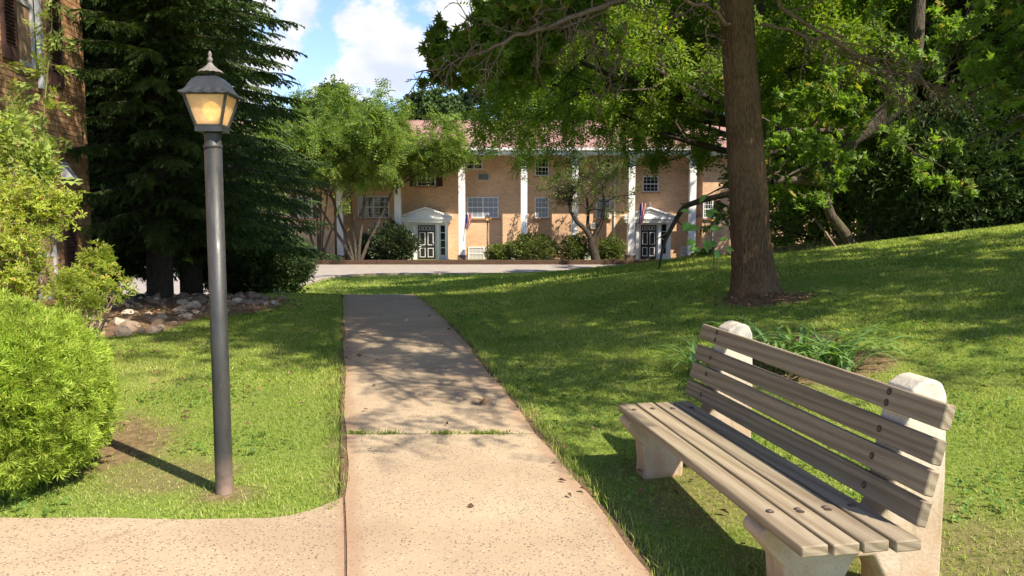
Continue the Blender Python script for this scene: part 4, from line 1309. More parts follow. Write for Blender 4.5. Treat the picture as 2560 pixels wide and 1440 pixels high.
# ------------------------------------------------------------------ trees and plants
R=np.random.RandomState
def tree_big():
    """the large tree by the bench: furrowed trunk, high crown that shades the lawn"""
    bx,by=2.86,9.4; bz=gz(bx,by)-.08
    r=R(11)
    tr=[at(1882,760,9.4),at(1882,720,9.4),at(1880,660,9.4),at(1874,560,9.4),at(1866,420,9.4),at(1860,340,9.4),at(1852,200,9.4),at(1846,100,9.4),at(1842,0,9.4)]
    tr=[np.array(p)-np.array([bx,by,bz]) for p in tr]
    rad=[.30,.262,.236,.222,.214,.206,.192,.186,.184]
    d=np.array([-.06,.0,1.])
    for k,rr in enumerate((.175,.165,.15,.13,.10,.06)):
        tr.append(tr[-1]+d*(.95+.1*k)+r.randn(3)*.07*(1,1,0) if False else tr[-1]+d*1.1+np.array([.05*r.randn(),.05*r.randn(),0])); rad.append(rr)
    base=np.array([bx,by,bz])
    # subdivide and roughen the trunk
    V,F=tubes([(np.array(tr),np.array(rad))],14)
    tt=np.linspace(0,len(tr)-1,110); P=np.stack([np.interp(tt,range(len(tr)),np.array(tr)[:,i]) for i in range(3)],-1); Rr=np.interp(tt,range(len(tr)),rad)
    # smooth
    for _ in range(6):
        P[1:-1]=(P[:-2]+P[1:-1]*2+P[2:])/4; Rr[1:-1]=(Rr[:-2]+Rr[1:-1]*2+Rr[2:])/4
    n=64; th=2*np.pi*np.arange(n)/n
    rr=Rr[:,None]*np.ones((1,n))
    hgt=P[:,2:3]
    flare=np.exp(-np.clip(hgt,0,9)/.30)
    rr=rr*(1+flare*(.38*np.maximum(0,np.cos(3*th+1.0)[None])+.12*np.cos(5*th+2)[None]))
    bark=np.sin(17*th[None]+2.4*np.sin(hgt*2.1)+1.5*np.sin(hgt*5.3+3*th[None]))*.5+np.sin(29*th[None]+3*np.sin(hgt*3.7))*.3
    rr=rr+.0055*bark+.006*np.sin(5*th[None]+hgt*1.6)
    # a swelling on the sunny side where a limb once grew
    sw=np.exp(-((hgt-(at(1880,260,9.4)[2]-bz))/.16)**2)*np.exp(-((np.mod(th[None]-0.0+np.pi,2*np.pi)-np.pi)/.7)**2)
    V=np.stack([P[:,0:1]+rr*np.cos(th),P[:,1:2]+rr*np.sin(th),P[:,2:3]+0*rr],-1).reshape(-1,3)
    i=(np.arange(len(P)-1)*n)[:,None]; j=np.arange(n)[None]; j2=(j+1)%n
    F=np.stack([i+j,i+j2,i+n+j2,i+n+j],-1).reshape(-1,4)
    root=empty('shade_tree',tuple(base)); tag(root,'large shade tree with a furrowed brown trunk rising from mulch behind the bench','tree')
    link('trunk',mesh_np('trunk',V,F,M['bark'],True),root)
    wood=[];anch=[]
    # crown high above: what casts the broad dappled shade on lawn and path
    def keep(p):
        q=p+base
        if q[1]<1.1 or (q[1]<5.4 and q[0]<1.9): return False
        # stays out of the picture below its top edge
        if q[1]>0 and (q[2]-EYE)/q[1]<(.40 if q[0]/q[1]<.0 else .285)+.02*r.randn(): return False
        return True
    Pm=dict(seg=[7,5,4,3],wob=[.10,.16,.2,.2],grav=[-.01,-.02,-.03,-.04],max=3,n=[9,7,4,0],start=[.22,.15,.15,0],ang=[.85,.9,.8,0],ratio=[.62,.55,.5,0],leaf_from=2,leaves=[0,0,4,6],keep=keep)
    topc=np.array(tr[-1])
    for k in range(13):
        az=k*2.4+.3; el=.25+.5*r.rand(); z=3.7+5.2*k/13
        p=np.array([np.interp(z,np.array(tr)[:,2],np.array(tr)[:,0]),np.interp(z,np.array(tr)[:,2],np.array(tr)[:,1]),z])
        d=np.array([math.cos(az)*math.cos(el),math.sin(az)*math.cos(el),math.sin(el)])
        grow(r,p,d,5.6*(1-.045*k),.10*(1-.05*k),0,Pm,wood,anch)
    # long arms reaching left, over the path and towards the building
    for az,el,z,Ln in ((math.radians(165),.62,3.8,7.6),(math.radians(200),.6,4.2,6.8),(math.radians(140),.66,4.4,8.2),(math.radians(178),.85,5.0,8.0),(math.radians(-50),.55,4.5,8.6),(math.radians(-38),.55,4.6,8.2),(math.radians(-44),.8,5.4,8.4),(math.radians(-57),.5,4.3,9.0),(math.radians(-30),.55,4.4,8.6),(math.radians(-75),.85,5.6,8.0),(math.radians(-68),.60,4.2,7.6),(math.radians(-84),.66,4.8,7.4),(math.radians(-100),.6,4.2,6.6),(math.radians(-60),.95,5.5,7.0),(math.radians(-118),.75,4.6,6.6),(math.radians(-140),.7,4.4,7.0)):
        p=np.array([np.interp(z,np.array(tr)[:,2],np.array(tr)[:,0]),0,z]); d=np.array([math.cos(az)*math.cos(el),math.sin(az)*math.cos(el),math.sin(el)])
        grow(r,p,d,Ln,.11,0,Pm,wood,anch)
    lv=leaf_field(r,anch,t_pinnate(4,.17,.32,.3),.23,.8,.6,.25)
    big=[(p,q) for l,p,q in wood if l<=1]; sm=[(p,q) for l,p,q in wood if l==2]
    V,F=tubes(big,7); link('branches',mesh_np('branches',V,F,M['bark'],True),root)
    V,F=tubes(sm,3); link('twigs',mesh_np('twigs',V,F,M['twig'],True),root)
    link('crown',mesh_np('crown',lv[0],lv[1],M['leaf_locust']),root)
    print('shade tree leaf tris',len(lv[1]))
    # low limbs that hang into view: explicit polylines, leafy sprays near their ends
    W2=[];A2=[]
    def limb(pts,r0,r1,nchild,ln,leafy,seed,lv_=2,droop=-.05):
        rr_=R(seed)
        pts=[np.array(p)-base for p in pts]
        t=np.linspace(0,len(pts)-1,len(pts)*4); Pp=np.stack([np.interp(t,range(len(pts)),np.array(pts)[:,i]) for i in range(3)],-1)
        for _ in range(2): Pp[1:-1]=(Pp[:-2]+Pp[1:-1]*2+Pp[2:])/4
        Pp[1:-1]+=rr_.randn(len(Pp)-2,3)*.02
        W2.append((0,Pp,np.linspace(r0,r1,len(Pp))))
        Pk=dict(seg=[4,4,3],wob=[.2,.25,.25],grav=[droop,droop,droop],max=2,n=[4,3,0],start=[.1,.1,0],ang=[.8,.8,0],ratio=[.55,.5,0],leaf_from=1 if leafy else 9,leaves=[0,6,7])
        for c in range(nchild):
            f=.2+.8*(c+rr_.rand())/nchild; i=int(f*(len(Pp)-1.01)); dd=norm(Pp[i+1]-Pp[i])
            sd=norm(rr_.randn(3)*(1,1,.6)); nd=norm(dd*.8+sd*.8)
            grow(rr_,Pp[i],nd,ln*(.6+.8*rr_.rand())*(1.2-.5*f),.008,0,Pk,W2,A2)
    # long pale bare limb that reaches out over the lawn at the upper middle
    limb([at(1810,-60,9.3),at(1640,-30,9.0),at(1500,18,8.7),at(1380,62,8.4),at(1260,105,8.2),at(1150,150,8.0),at(1040,182,7.9)],.045,.006,16,.5,False,5)
    bare_only=len(W2)
    V,F=tubes([(p,q) for l,p,q in W2],4); link('dead_limb',mesh_np('dead_limb',V,F,M['twig'],True),root)
    W2.clear();A2.clear()
    # twiggy dead limb on the right, pinkish in the sun
    limb([at(1885,-40,9.5),at(1960,20,9.6),at(2060,95,9.7),at(2150,150,9.8),at(2260,190,9.9),at(2360,225,10.0),at(2425,240,10.1)],.032,.004,17,.8,False,6,droop=-.02)
    limb([at(1900,60,9.5),at(2010,90,9.3),at(2120,120,9.2),at(2250,165,9.1),at(2330,215,9.1)],.018,.003,12,.6,False,7,droop=-.05)
    limb([at(2050,60,9.3),at(2160,150,9.3),at(2210,225,9.4),at(2300,260,9.5)],.012,.003,8,.5,False,17,droop=-.05)
    limb([at(1830,60,9.3),at(1700,-10,8.6)],.03,.02,4,.5,False,8)
    V,F=tubes([(p,q) for l,p,q in W2],4); link('dead_limb',mesh_np('dead_limb',V,F,M['dead_twig'],True),root)
    W2.clear();A2.clear()
    # hanging twigs in front of the foliage
    for i,(px,py,l) in enumerate(((1490,40,1.1),(1520,30,1.3),(1355,60,.6),(1775,70,.9),(1560,120,.7),(1420,10,.8),(1650,20,.9))):
        a=at(px,py-60,8.8); limb([a,a+np.array([-.06,0,-l*.35]),a+np.array([.03,.02,-l*.7]),a+np.array([-.07,0,-l])],.012,.003,5,.22,False,60+i)
    V,F=tubes([(p,q) for l,p,q in W2],4); link('dead_limb',mesh_np('dead_limb',V,F,M['twig'],True),root)
    W2.clear();A2.clear()
    # leafy sprays: dark against the sky at the upper middle
    limb([at(1760,-150,9.0),at(1560,-70,9.4),at(1420,-10,9.6),at(1330,20,9.8),at(1250,65,9.9),at(1180,125,10.0)],.05,.008,30,.6,True,9)
    limb([at(1560,-60,10.2),at(1440,-10,10.4),at(1350,40,10.4),at(1290,100,10.4)],.03,.006,20,.8,True,10)
    limb([at(1600,-40,10.8),at(1420,60,11.),at(1310,100,11.),at(1190,140,11.),at(1090,180,11.)],.03,.006,26,.6,True,12)
    lv=leaf_field(R(3),A2,t_star(),.105,.9,.5,.2)
    V,F=tubes([(p,q) for l,p,q in W2],4); link('twigs',mesh_np('twigs',V,F,M['twig'],True),root)
    link('leafy_limb',mesh_np('leafy_limb',lv[0],lv[1],M['leaf_gum']),root)
    print('leafy limb tris',len(lv[1]))
tree_big()

def sweetgum_right():
    """tree just outside the picture at the right, whose leafy limb ends come into it"""
    bx,by=8.6,9.2; base=np.array([bx,by,gz(bx,by)-.1]); r=R(31)
    root=empty('sweetgum_tree',tuple(base)); tag(root,'sweetgum tree whose bright star-leaved limbs hang in at the upper corner above the dark hedge','tree')
    tr=np.array([(0,0,0),(.05,0,1.5),(-.05,.05,3),(.0,.0,5),(.05,.1,7.5)]); V,F=tubes([(tr,np.array([.24,.2,.18,.14,.06]))],14)
    link('trunk',mesh_np('trunk',V,F,M['bark_grey'],True),root)
    W=[];A=[]
    Pm=dict(seg=[6,5,4],wob=[.10,.18,.2],grav=[-.03,-.04,-.05],max=2,n=[9,6,0],start=[.25,.1,0],ang=[.8,.8,0],ratio=[.5,.5,0],leaf_from=1,leaves=[0,11,11],keep=lambda p:(p[2]+base[2]>2.5-.4*r.rand()) and (p[0]+base[0])/(p[1]+base[1])>.552-.03*r.rand())
    for k in range(12):
        az=math.radians(95+k*47.0); el=.15+.5*r.rand(); z=2.6+4.2*k/12
        grow(r,np.array([0,0,z]),np.array([math.cos(az)*math.cos(el),math.sin(az)*math.cos(el),math.sin(el)]),2.9,.05,0,Pm,W,A)
    for tgt,z in ((at(2460,150,8.6),3.4),(at(2500,60,9.0),3.9),(at(2440,20,9.4),4.3),(at(2540,220,8.4),3.0),(at(2490,240,8.8),3.2),(at(2530,290,8.2),2.9),(at(2480,190,8.4),3.1),(at(2550,120,7.8),3.4),(at(2500,330,9.0),2.9)):
        a=np.array([0,0,z]); b=np.array(tgt)-base; d=b-a; Ln=np.linalg.norm(d)
        grow(r,a,norm(d)+np.array([0,0,.12]),Ln*1.05,.03,0,Pm,W,A)
    lv=leaf_field(r,A,t_star(),.10,.9,.6,.3)
    V,F=tubes([(p,q) for l,p,q in W if l<=0],7); link('branches',mesh_np('branches',V,F,M['bark_grey'],True),root)
    V,F=tubes([(p,q) for l,p,q in W if l>0],3); link('twigs',mesh_np('twigs',V,F,M['twig'],True),root)
    link('crown',mesh_np('crown',lv[0],lv[1],M['leaf_gum']),root)
    # its twin farther out, whose dappled shade falls across the right slope
    copy_thing(root,(11.4,4.4,gz(11.4,4.4)-.1),2.2,(1.1,1.1,1.15),'second sweetgum tree up the slope beside the bench, spreading dappled shade')
    print('sweetgum tris',len(lv[1]))
sweetgum_right()

def locust_mid():
    """trees in the middle distance whose foliage hangs over the building"""
    Pm=dict(seg=[6,5,4,3],wob=[.08,.16,.2,.2],grav=[-.02,-.05,-.06,-.07],max=3,n=[9,6,4,0],start=[.18,.12,.1,0],ang=[.8,.85,.8,0],ratio=[.5,.5,.5,0],leaf_from=2,leaves=[0,0,6,7])
    tr=np.array([(0,0,0),(.1,0,2),(-.05,.1,4),(.1,.05,7),(.0,.1,10),(0,0,12)])
    def make(seed,x,y,zlow,n0,L0,arms,label,pm_extra={}):
        r=R(seed); W=[];A=[]; b=np.array([x,y,gz(x,y)-.1])
        P=dict(Pm); P.update(pm_extra); P['keep']=lambda p:(p+b)[2]>zlow-.25*r.rand() and (p+b)[0]/(p+b)[1]>-.045-.02*r.rand()
        for k in range(n0):
            az=k*2.4; el=.15+.45*r.rand(); z=zlow-b[2]+.3+(11.5-zlow+b[2]-.3)*k/n0
            grow(r,np.array([0,0,z]),np.array([math.cos(az)*math.cos(el),math.sin(az)*math.cos(el),math.sin(el)]),L0*(1-.02*k),.08,0,P,W,A)
        for az,el,z,L in arms:
            az=math.radians(az)
            grow(r,np.array([0,0,z]),np.array([math.cos(az)*math.cos(el),math.sin(az)*math.cos(el),math.sin(el)]),L,.09,0,P,W,A)
        lv=leaf_field(r,A,t_pinnate(4,.17,.36,.3),.26,.8,.5,.35,.07)
        return build_tree('locust_tree',tuple(b),label,'tree','feathery locust trees beyond the lawn',[(tr,np.array([.2,.18,.16,.13,.08,.03]))],W,lv,M['bark_dark'],M['leaf_locust'],M['bark_dark'],0)
    t=make(41,6.0,20.0,2.75,15,4.2,((170,.25,2.6,7.5),(190,.32,3.2,8.0),(205,.3,3.6,7.0),(178,.45,4.2,8.5),(160,.4,3.8,8.0)),'feathery locust tree whose long limbs hang over the building, its stem behind the big trunk')
    make(42,8.7,29.0,3.0,12,4.5,((175,.25,3.6,8.5),(185,.35,4.6,10.0),(165,.3,4.2,9.5),(195,.45,5.6,9.5),(180,.55,6.5,9.0)),'farther locust tree whose limbs screen the columns and upper windows')
    for (x,y,rz,sc,lab) in ((12.6,27.5,4.0,(1.0,1.0,1.05),'feathery locust tree rising from the wood edge behind the leaning trunk'),
                            (11.5,20.5,2.6,(.9,.9,1.0),'feathery locust tree crowning the slope above the dark hedge')):
        copy_thing(t,(x,y,gz(x,y)-.1),rz,sc,lab)
locust_mid()

# broad woodland trees: two kinds of crown, shared by copies
def woodland_mesh(seed,H,rad,tmpl,leaf,size,n0=16,zlow=1.0,leaves=9,matl='leaf_wood',name='woodland_tree',up=.5):
    r=R(seed); W=[];A=[]
    Pm=dict(seg=[5,4,3],wob=[.13,.2,.25],grav=[-.01,-.03,-.05],max=2,n=[9,7,0],start=[.15,.1,0],ang=[.85,.9,0],ratio=[.55,.5,0],leaf_from=1,leaves=[0,leaves,leaves+4])
    for k in range(n0):
        az=k*2.4+seed; el=.1+up*r.rand()+.7*(k/n0)**2; z=zlow+(H*.86-zlow)*k/n0
        L=rad*(1.0-.5*(k/n0)**2)*(.85+.3*r.rand())
        grow(r,np.array([0,0,z]),np.array([math.cos(az)*math.cos(el),math.sin(az)*math.cos(el),math.sin(el)]),L,.08,0,Pm,W,A)
    lv=leaf_field(r,A,tmpl,size,.9,.55,.15)
    tr=np.array([(0,0,0),(.1,0,H*.2),(-.1,.1,H*.45),(.05,0,H*.7),(0,0,H*.92)])
    print(name,'tris',len(lv[1]))
    return tr,W,lv
tr,W,lv=woodland_mesh(51,11,4.2,t_leaf(.5),None,.17,26,.8,9)
x,y=11.5,24.0
w1=build_tree('woodland_tree',(x,y,gz(x,y)-.2),'tall leafy woodland tree right behind the leaning mossy trunk','tree','woodland trees on the bank',[(tr,np.array([.22,.19,.16,.1,.03]))],W,lv,M['bark_dark'],M['leaf_wood'],M['bark_dark'],0)
for x,y,rz,sc,lab in ((10.6,25.6,1.0,.92,'leafy woodland tree filling the gap between the big trunk and the leaning trunk'),
                      (15.5,22.5,2.2,1.1,'leafy woodland tree behind the dark hedge at its middle'),
                      (19.5,20.5,3.1,1.15,'leafy woodland tree behind the dark hedge at its outer end'),
                      (13.9,36.0,4.4,.9,'leafy woodland tree beside the farther wing of the brick building'),
                      (14.9,33.0,5.2,1.3,'tall leafy woodland tree standing in the second row of the bank'),
                      (17.5,29.5,.4,1.35,'tall woodland tree deep in the wood above the hedge'),
                      (14.0,18.0,1.7,.8,'smaller leafy tree rising straight out of the dark hedge'),
                      (17.2,39.0,2.7,1.3,'woodland tree close to the road by the building end')):
    copy_thing(w1,(x,y,gz(x,y)-.2),rz,sc,lab)
tr,W,lv=woodland_mesh(61,15,5.2,t_leaf(.6),None,.34,26,2.5,8,'leaf_far')
x,y=at(1090,500,62)[0],62
w2=build_tree('background_tree',(x,y,RZ),'dark round-topped tree rising behind the roof beside the sky gap','tree','tall trees behind the apartment building',[(tr,np.array([.35,.3,.25,.15,.05]))],W,lv,M['bark_dark'],M['leaf_far'],M['bark_dark'],0)
w2.scale=(1.0,1.0,.83)
for px,y,rz,sc,lab in ((1250,60,1.0,(1,1,.98),'tall tree behind the roof ridge, second from the sky gap'),
                      (1400,61,2.0,(1.05,1.05,1.05),'tall tree behind the roof above the fourth column'),
                      (1550,60,3.0,(1.1,1.1,1.15),'tall tree behind the roof above the fifth column'),
                      (1700,61,4.0,(1.1,1.1,1.2),'tall tree behind the roof above the second pediment'),
                      (1860,60,5.0,(1.1,1.1,1.25),'tall tree behind the roof hidden by the big trunk'),
                      (985,64,5.6,(.75,.75,.74),'lower dark tree at the foot of the sky gap behind the roof'),
                      (690,60,.6,(.8,.8,.70),'tree behind the roof seen beside the hemlock tips'),
                      (2050,58,.2,(1.2,1.2,1.3),'tall tree far behind the leaning trunk'),
                      (2300,55,.9,(1.2,1.2,1.3),'tall tree far behind the hedge')):
    copy_thing(w2,(at(px,500,y)[0],y,RZ),rz,sc,lab)

def conifer(px,Y,topy,wid,label):
    p=at(px,500,Y); H=at(px,topy,Y)[2]-RZ; r=R(int(px))
    root=empty('spruce_tree',(p[0],Y,RZ)); tag(root,label,'tree','pointed trees behind the building')
    V,F=tubes([(np.array([(0,0,0),(0,0,H*.95)]),np.array([.2,.02]))],8); link('trunk',mesh_np('trunk',V,F,M['bark_dark'],True),root)
    n=2600; z=H*(.1+.9*r.rand(n)**.8); a=r.rand(n)*6.283; rad=wid*(1-z/H)*(.25+.75*r.rand(n)**.5)+.1
    pos=np.stack([rad*np.cos(a),rad*np.sin(a),z],-1)
    d=np.stack([np.cos(a),np.sin(a),.35+.4*r.rand(n)],-1)
    V,F=place(t_hem(3),pos,d+.3*r.randn(n,3),np.array([0,0,1.])+.4*r.randn(n,3),.85)
    link('crown',mesh_np('crown',V,F,M['leaf_far']),root)
conifer(838,58,218,2.6,'pointed spruce tip rising behind the yellow-green locust')
conifer(905,60,262,2.4,'low spruce tip behind the roof just beside the sky gap')
conifer(775,57,255,2.6,'spruce half behind the hemlock tips and the locust crown')

# ------------------------------------------------------------------ hemlocks
def hemlock():
    r=R(71); H=13.0; polys=[]; pos=[];dr=[];nn=[];sc=[]
    for k in range(320):
        f=(k+.5)/320; z=1.0+ (H-1.4)*f**1.12; a=k*2.39996+r.rand()*.5
        L=(2.25*(1-(z/H)**1.5)+.25)*(.75+.4*r.rand())
        if z<2.0: L*=.92
        up=.28*(1-f)+.25*f; m=7
        t=np.linspace(0,1,m+1)
        rr=L*t; zz=z+L*(up*t-.40*t**2.2)+.10*L*t**6
        wig=r.randn()*.12
        ca,sa=np.cos(a+wig*t),np.sin(a+wig*t)
        P=np.stack([rr*ca,rr*sa,zz],-1)
        polys.append((P,.022*(1-.85*t)+.002))
        n=int(8+20*L/2.4)
        tt=.04+.96*(np.arange(n)+r.rand(n))/n
        q=np.stack([np.interp(tt,t,P[:,i]) for i in range(3)],-1)
        tan=norm(np.stack([np.interp(tt,t,np.gradient(P[:,i])) for i in range(3)],-1))
        side=np.stack([-np.sin(a)*np.ones(n),np.cos(a)*np.ones(n),np.zeros(n)],-1)
        for sg in (-1,1):
            ang=.75-.45*tt
            d=tan*np.cos(ang)[:,None]+side*sg*np.sin(ang)[:,None]+np.array([0,0,-.22])+r.randn(n,3)*.12
            pos.append(q);dr.append(d);nn.append(np.array([0,0,1.])+r.randn(n,3)*.28);sc.append((.40-.16*tt)*(.7+.55*r.rand(n)))
        pos.append(P[-1:]);dr.append(tan[-1:]);nn.append(np.array([[0,0,1.]]));sc.append(np.array([.32]))
    lv=place(t_hem(5),np.vstack(pos),np.vstack(dr),np.vstack(nn),np.concatenate(sc))
    print('hemlock tris',len(lv[1]))
    x,y=-5.95,13.4
    root=empty('hemlock_tree',(x,y,gz(x,y)-.1)); tag(root,'huge dark hemlock beside the brown brick corner, its trunk standing in the stones','tree','dark hemlocks by the brick building')
    V,F=tubes([(np.array([(0,0,0),(.04,0,3),(-.04,0,8),(0,0,H)]),np.array([.22,.18,.1,.02]))],12); link('trunk',mesh_np('trunk',V,F,M['bark_dark'],True),root)
    V,F=tubes(polys,4); link('branches',mesh_np('branches',V,F,M['bark_dark'],True),root)
    link('crown',mesh_np('crown',lv[0],lv[1],M['needle']),root)
    x,y=-6.95,17.2
    copy_thing(root,(x,y,gz(x,y)-.1),2.1,(1.12,1.12,.95),'farther dark hemlock whose drooping tips stand against the blue sky')
    x,y=-7.9,14.6
    copy_thing(root,(x,y,gz(x,y)-.1),4.0,(1.05,1.05,1.1),'dark hemlock tucked behind the corner of the brown brick wall')
    x,y=-9.6,18.5
    copy_thing(root,(x,y,-1.0),5.2,(1.2,1.2,1.1),'hemlock at the back of the group, hidden behind the others')
hemlock()

def leafy_shape(name,loc,label,cat,rx,ry,rz,n,tmpl,size,matl,group=None,stem=True,low=.0,seed=1,lump=.18,core=.72,stem_mat=None,outward=.8,shell=.35,nstem=9):
    r=R(seed)
    root=empty(name,loc); tag(root,label,cat,group)
    d=rdir(r,n*2); d=d[d[:,2]>-.85][:n]
    n=len(d)
    f=1+lump*(np.sin(d[:,0]*5+seed)*np.cos(d[:,1]*4.3+seed*2)+.6*np.sin(d[:,2]*7+d[:,0]*6+seed))
    dep=1-shell*r.rand(n)**1.6
    P=d*f[:,None]*dep[:,None]*np.array([rx,ry,rz])+np.array([0,0,rz*(.92)+low])
    P[:,2]=np.maximum(P[:,2],.02)
    dir_=norm(d*outward+np.array([0,0,.35])+r.randn(n,3)*.45)
    V,F=place(tmpl,P,dir_,r.randn(n,3),size*(.6+.8*r.rand(n)))
    link('foliage',mesh_np('foliage',V,F,M[matl]),root)
    if stem:
        polys=[]
        for k in range(nstem):
            q=rdir(r,1)[0]; q[2]=abs(q[2])*.7+.25
            e=q*np.array([rx,ry,rz])*.85; m=np.array([e[0]*.35,e[1]*.35,e[2]*.55])
            polys.append((np.array([(e[0]*.08,e[1]*.08,-.05),m,e+np.array([0,0,rz*.5])]),np.array([.022,.014,.005])*max(.6,rx)))
        V,F=tubes(polys,5); link('stems',mesh_np('stems',V,F,M[stem_mat or 'twig'],True),root)
    return root

# arborvitae globe: upright fan sprays in vertical planes
def globe_bush():
    r=R(5); x,y=-2.70,4.09; base=(x,y,gz(x,y)-.02)
    root=empty('globe_bush',base); tag(root,'round bright green arborvitae bush on the lawn near the lamp post','bush')
    nc=1900; per=19
    dc=rdir(r,nc); dc=dc[dc[:,2]>-.93]; nc=len(dc)
    f=1+.05*np.sin(dc[:,0]*6+1)*np.cos(dc[:,2]*5)+.04*np.sin(dc[:,1]*9+dc[:,2]*7)+.024*r.randn(nc)
    Rx,Ry,Rz=.53,.52,.475
    C=dc*(f*(1-.16*r.rand(nc)**2))[:,None]*np.array([Rx,Ry,Rz])
    d=np.repeat(dc,per,0); n=len(d)
    P=np.repeat(C,per,0)+r.randn(n,3)*.024-d*(.10*r.rand(n)[:,None]**1.5)
    lo=d[:,2]<0; P[lo,:2]*=(1+.22*np.abs(d[lo,2:3])*(1-np.abs(d[lo,2:3])**3)); P[:,2]+=Rz+.02; P[:,2]=np.maximum(P[:,2],.01)
    dir_=norm(d*.8+np.array([0,0,.45])+np.repeat(r.randn(nc,3)*.35,per,0)+r.randn(n,3)*.28)
    V,F=place(t_fan(5),P,dir_,r.randn(n,3),.040*(.6+.75*r.rand(n)))
    link('foliage',mesh_np('foliage',V,F,M['arbor']),root)
    polys=[]
    for k in range(22):
        q=rdir(r,1)[0]; e=q*np.array([Rx,Ry,Rz])*.8+np.array([0,0,Rz]); e[2]=max(e[2],.15)
        polys.append((np.array([(0,0,0),(e[0]*.3,e[1]*.3,e[2]*.4),e]),np.array([.03,.02,.004])))
    V,F=tubes(polys,5); link('stems',mesh_np('stems',V,F,M['twig'],True),root)
    print('globe tris',30000*12)
globe_bush()

# hedges and shrubs in the middle distance
leafy_shape('yew_hedge',(-6.35,19.6,gz(-6.35,19.6)-.1),'long dark clipped hedge beneath the hemlock by the road corner','hedge',1.05,1.0,.95,7500,t_hem(3),.28,'needle_yew',seed=3,lump=.06,shell=.5)
for i,(x,y,rx,ry,rz,lab) in enumerate(((9.6,17.6,1.9,1.2,1.55,'dark hedge clump nearest the leaning trunk'),(12.4,17.2,2.0,1.3,1.75,'dark hedge clump at the middle of the slope edge'),(15.2,16.4,2.1,1.4,1.85,'dark hedge clump under the bright sweetgum leaves'))):
    leafy_shape('dark_hedge',(x,y,gz(x,y)-.15),lab,'hedge',rx,ry,rz,5600,t_hem(3),.35,'needle_yew','dark hedge clumps along the lawn edge',seed=20+i,lump=.16,shell=.55)
sh=[(1330,618,46.0,1.42,.75,.82,'shrub','broad airy shrub under the fourth column'),
    (1440,618,45.6,.85,.6,.80,'shrub','rounded shrub at the foot of the fork-trunked little tree'),
    (1527,612,45.6,.75,.55,.72,'shrub','open thin-stemmed shrub between the forked tree and the second entrance'),
    (1248,632,46.2,.75,.5,.50,'shrub','low loose shrub beneath the basement window blinds'),
    (985,600,45.6,1.25,.8,1.12,'rhodo','big dark rhododendron beside the first entrance'),
    (930,622,46.4,.9,.7,.75,'rhodo','dark shrub between the locust stems and the rhododendron'),
    (1765,632,45.8,.8,.5,.35,'shrub','low shrub below the far wing window')]
for i,(px,py,Y,rx,ry,rz,mt,lab) in enumerate(sh):
    p=at(px,py,Y)
    leafy_shape('rhododendron_bush' if mt=='rhodo' else 'foundation_shrub',(p[0],Y,RZ+.05),lab,'bush',rx,ry,rz,int(3400*rx),t_leaf(.5),.20 if mt=='rhodo' else .15,mt,None,seed=30+i,lump=.22,shell=.7,nstem=14)
# clipped ball by the left wing, and ground plants
p=at(735,640,40); leafy_shape('clipped_bush',(at(728,640,33)[0],33.0,-1.15),'clipped rounded dark bush beside the road in front of the wing','bush',.95,.9,.92,5500,t_hem(2),.19,'needle_yew',seed=44,lump=.04,shell=.3)

# yellow-green honey locust in front of the building
def building_locust():
    px,Y=893,45.0; p=at(px,655,Y); r=R(81); W=[];A=[]
    stems=[]
    tops=[(-.95,.3,4.0,1.55),(-.25,.0,4.4,1.0),(.35,-.2,4.3,.8),(1.25,.2,4.1,1.6),(-1.5,-.3,3.8,2.2)]
    Pm=dict(seg=[6,5,4,3],wob=[.10,.16,.2,.2],grav=[0,-.02,-.03,-.04],max=3,n=[7,5,3,0],start=[.25,.1,.1,0],ang=[.75,.8,.8,0],ratio=[.5,.5,.5,0],leaf_from=2,leaves=[0,0,5,7],keep=lambda q:q[2]>2.9+.9*math.sin(q[0]*1.9)+.7*r.randn()-.9*(q[0]>2.5))
    for i,(dx,dy,h,sp) in enumerate(tops):
        P=np.array([(dx*.1,0,0),(dx*.4,dy*.3,1.0),(dx*.8,dy*.7,2.0),(dx*1.5,dy,h)]); stems.append((P,np.array([.10,.075,.06,.045])))
        for k in range(4):
            az=math.atan2(dy,dx)+(k-1.5)*.95+r.randn()*.3; el=.55+.45*r.rand()
            grow(r,P[-1]-np.array([0,0,.5*k*.4]),np.array([math.cos(az)*math.cos(el),math.sin(az)*math.cos(el),math.sin(el)]),3.9,.05,0,Pm,W,A)
    lv=leaf_field(r,A,t_pinnate(4,.17,.40,.3),.33,.8,.8,.3,.20)
    print('building locust',len(lv[1]))
    t=build_tree('honey_locust',(p[0],Y,RZ),'yellow-green many-stemmed locust in front of the brick building','tree',None,stems,W,lv,M['bark_grey'],M['leaf_yellowgreen'],M['bark_grey'],0)
    t.scale=(1.2,1.1,1.14)
    # a neighbour behind the hemlock tips
    c=copy_thing(t,(at(785,655,44)[0],45.2,RZ),2.5,(.9,.9,1.12),'smaller yellow-green locust leaning over the near wing of the building')
building_locust()

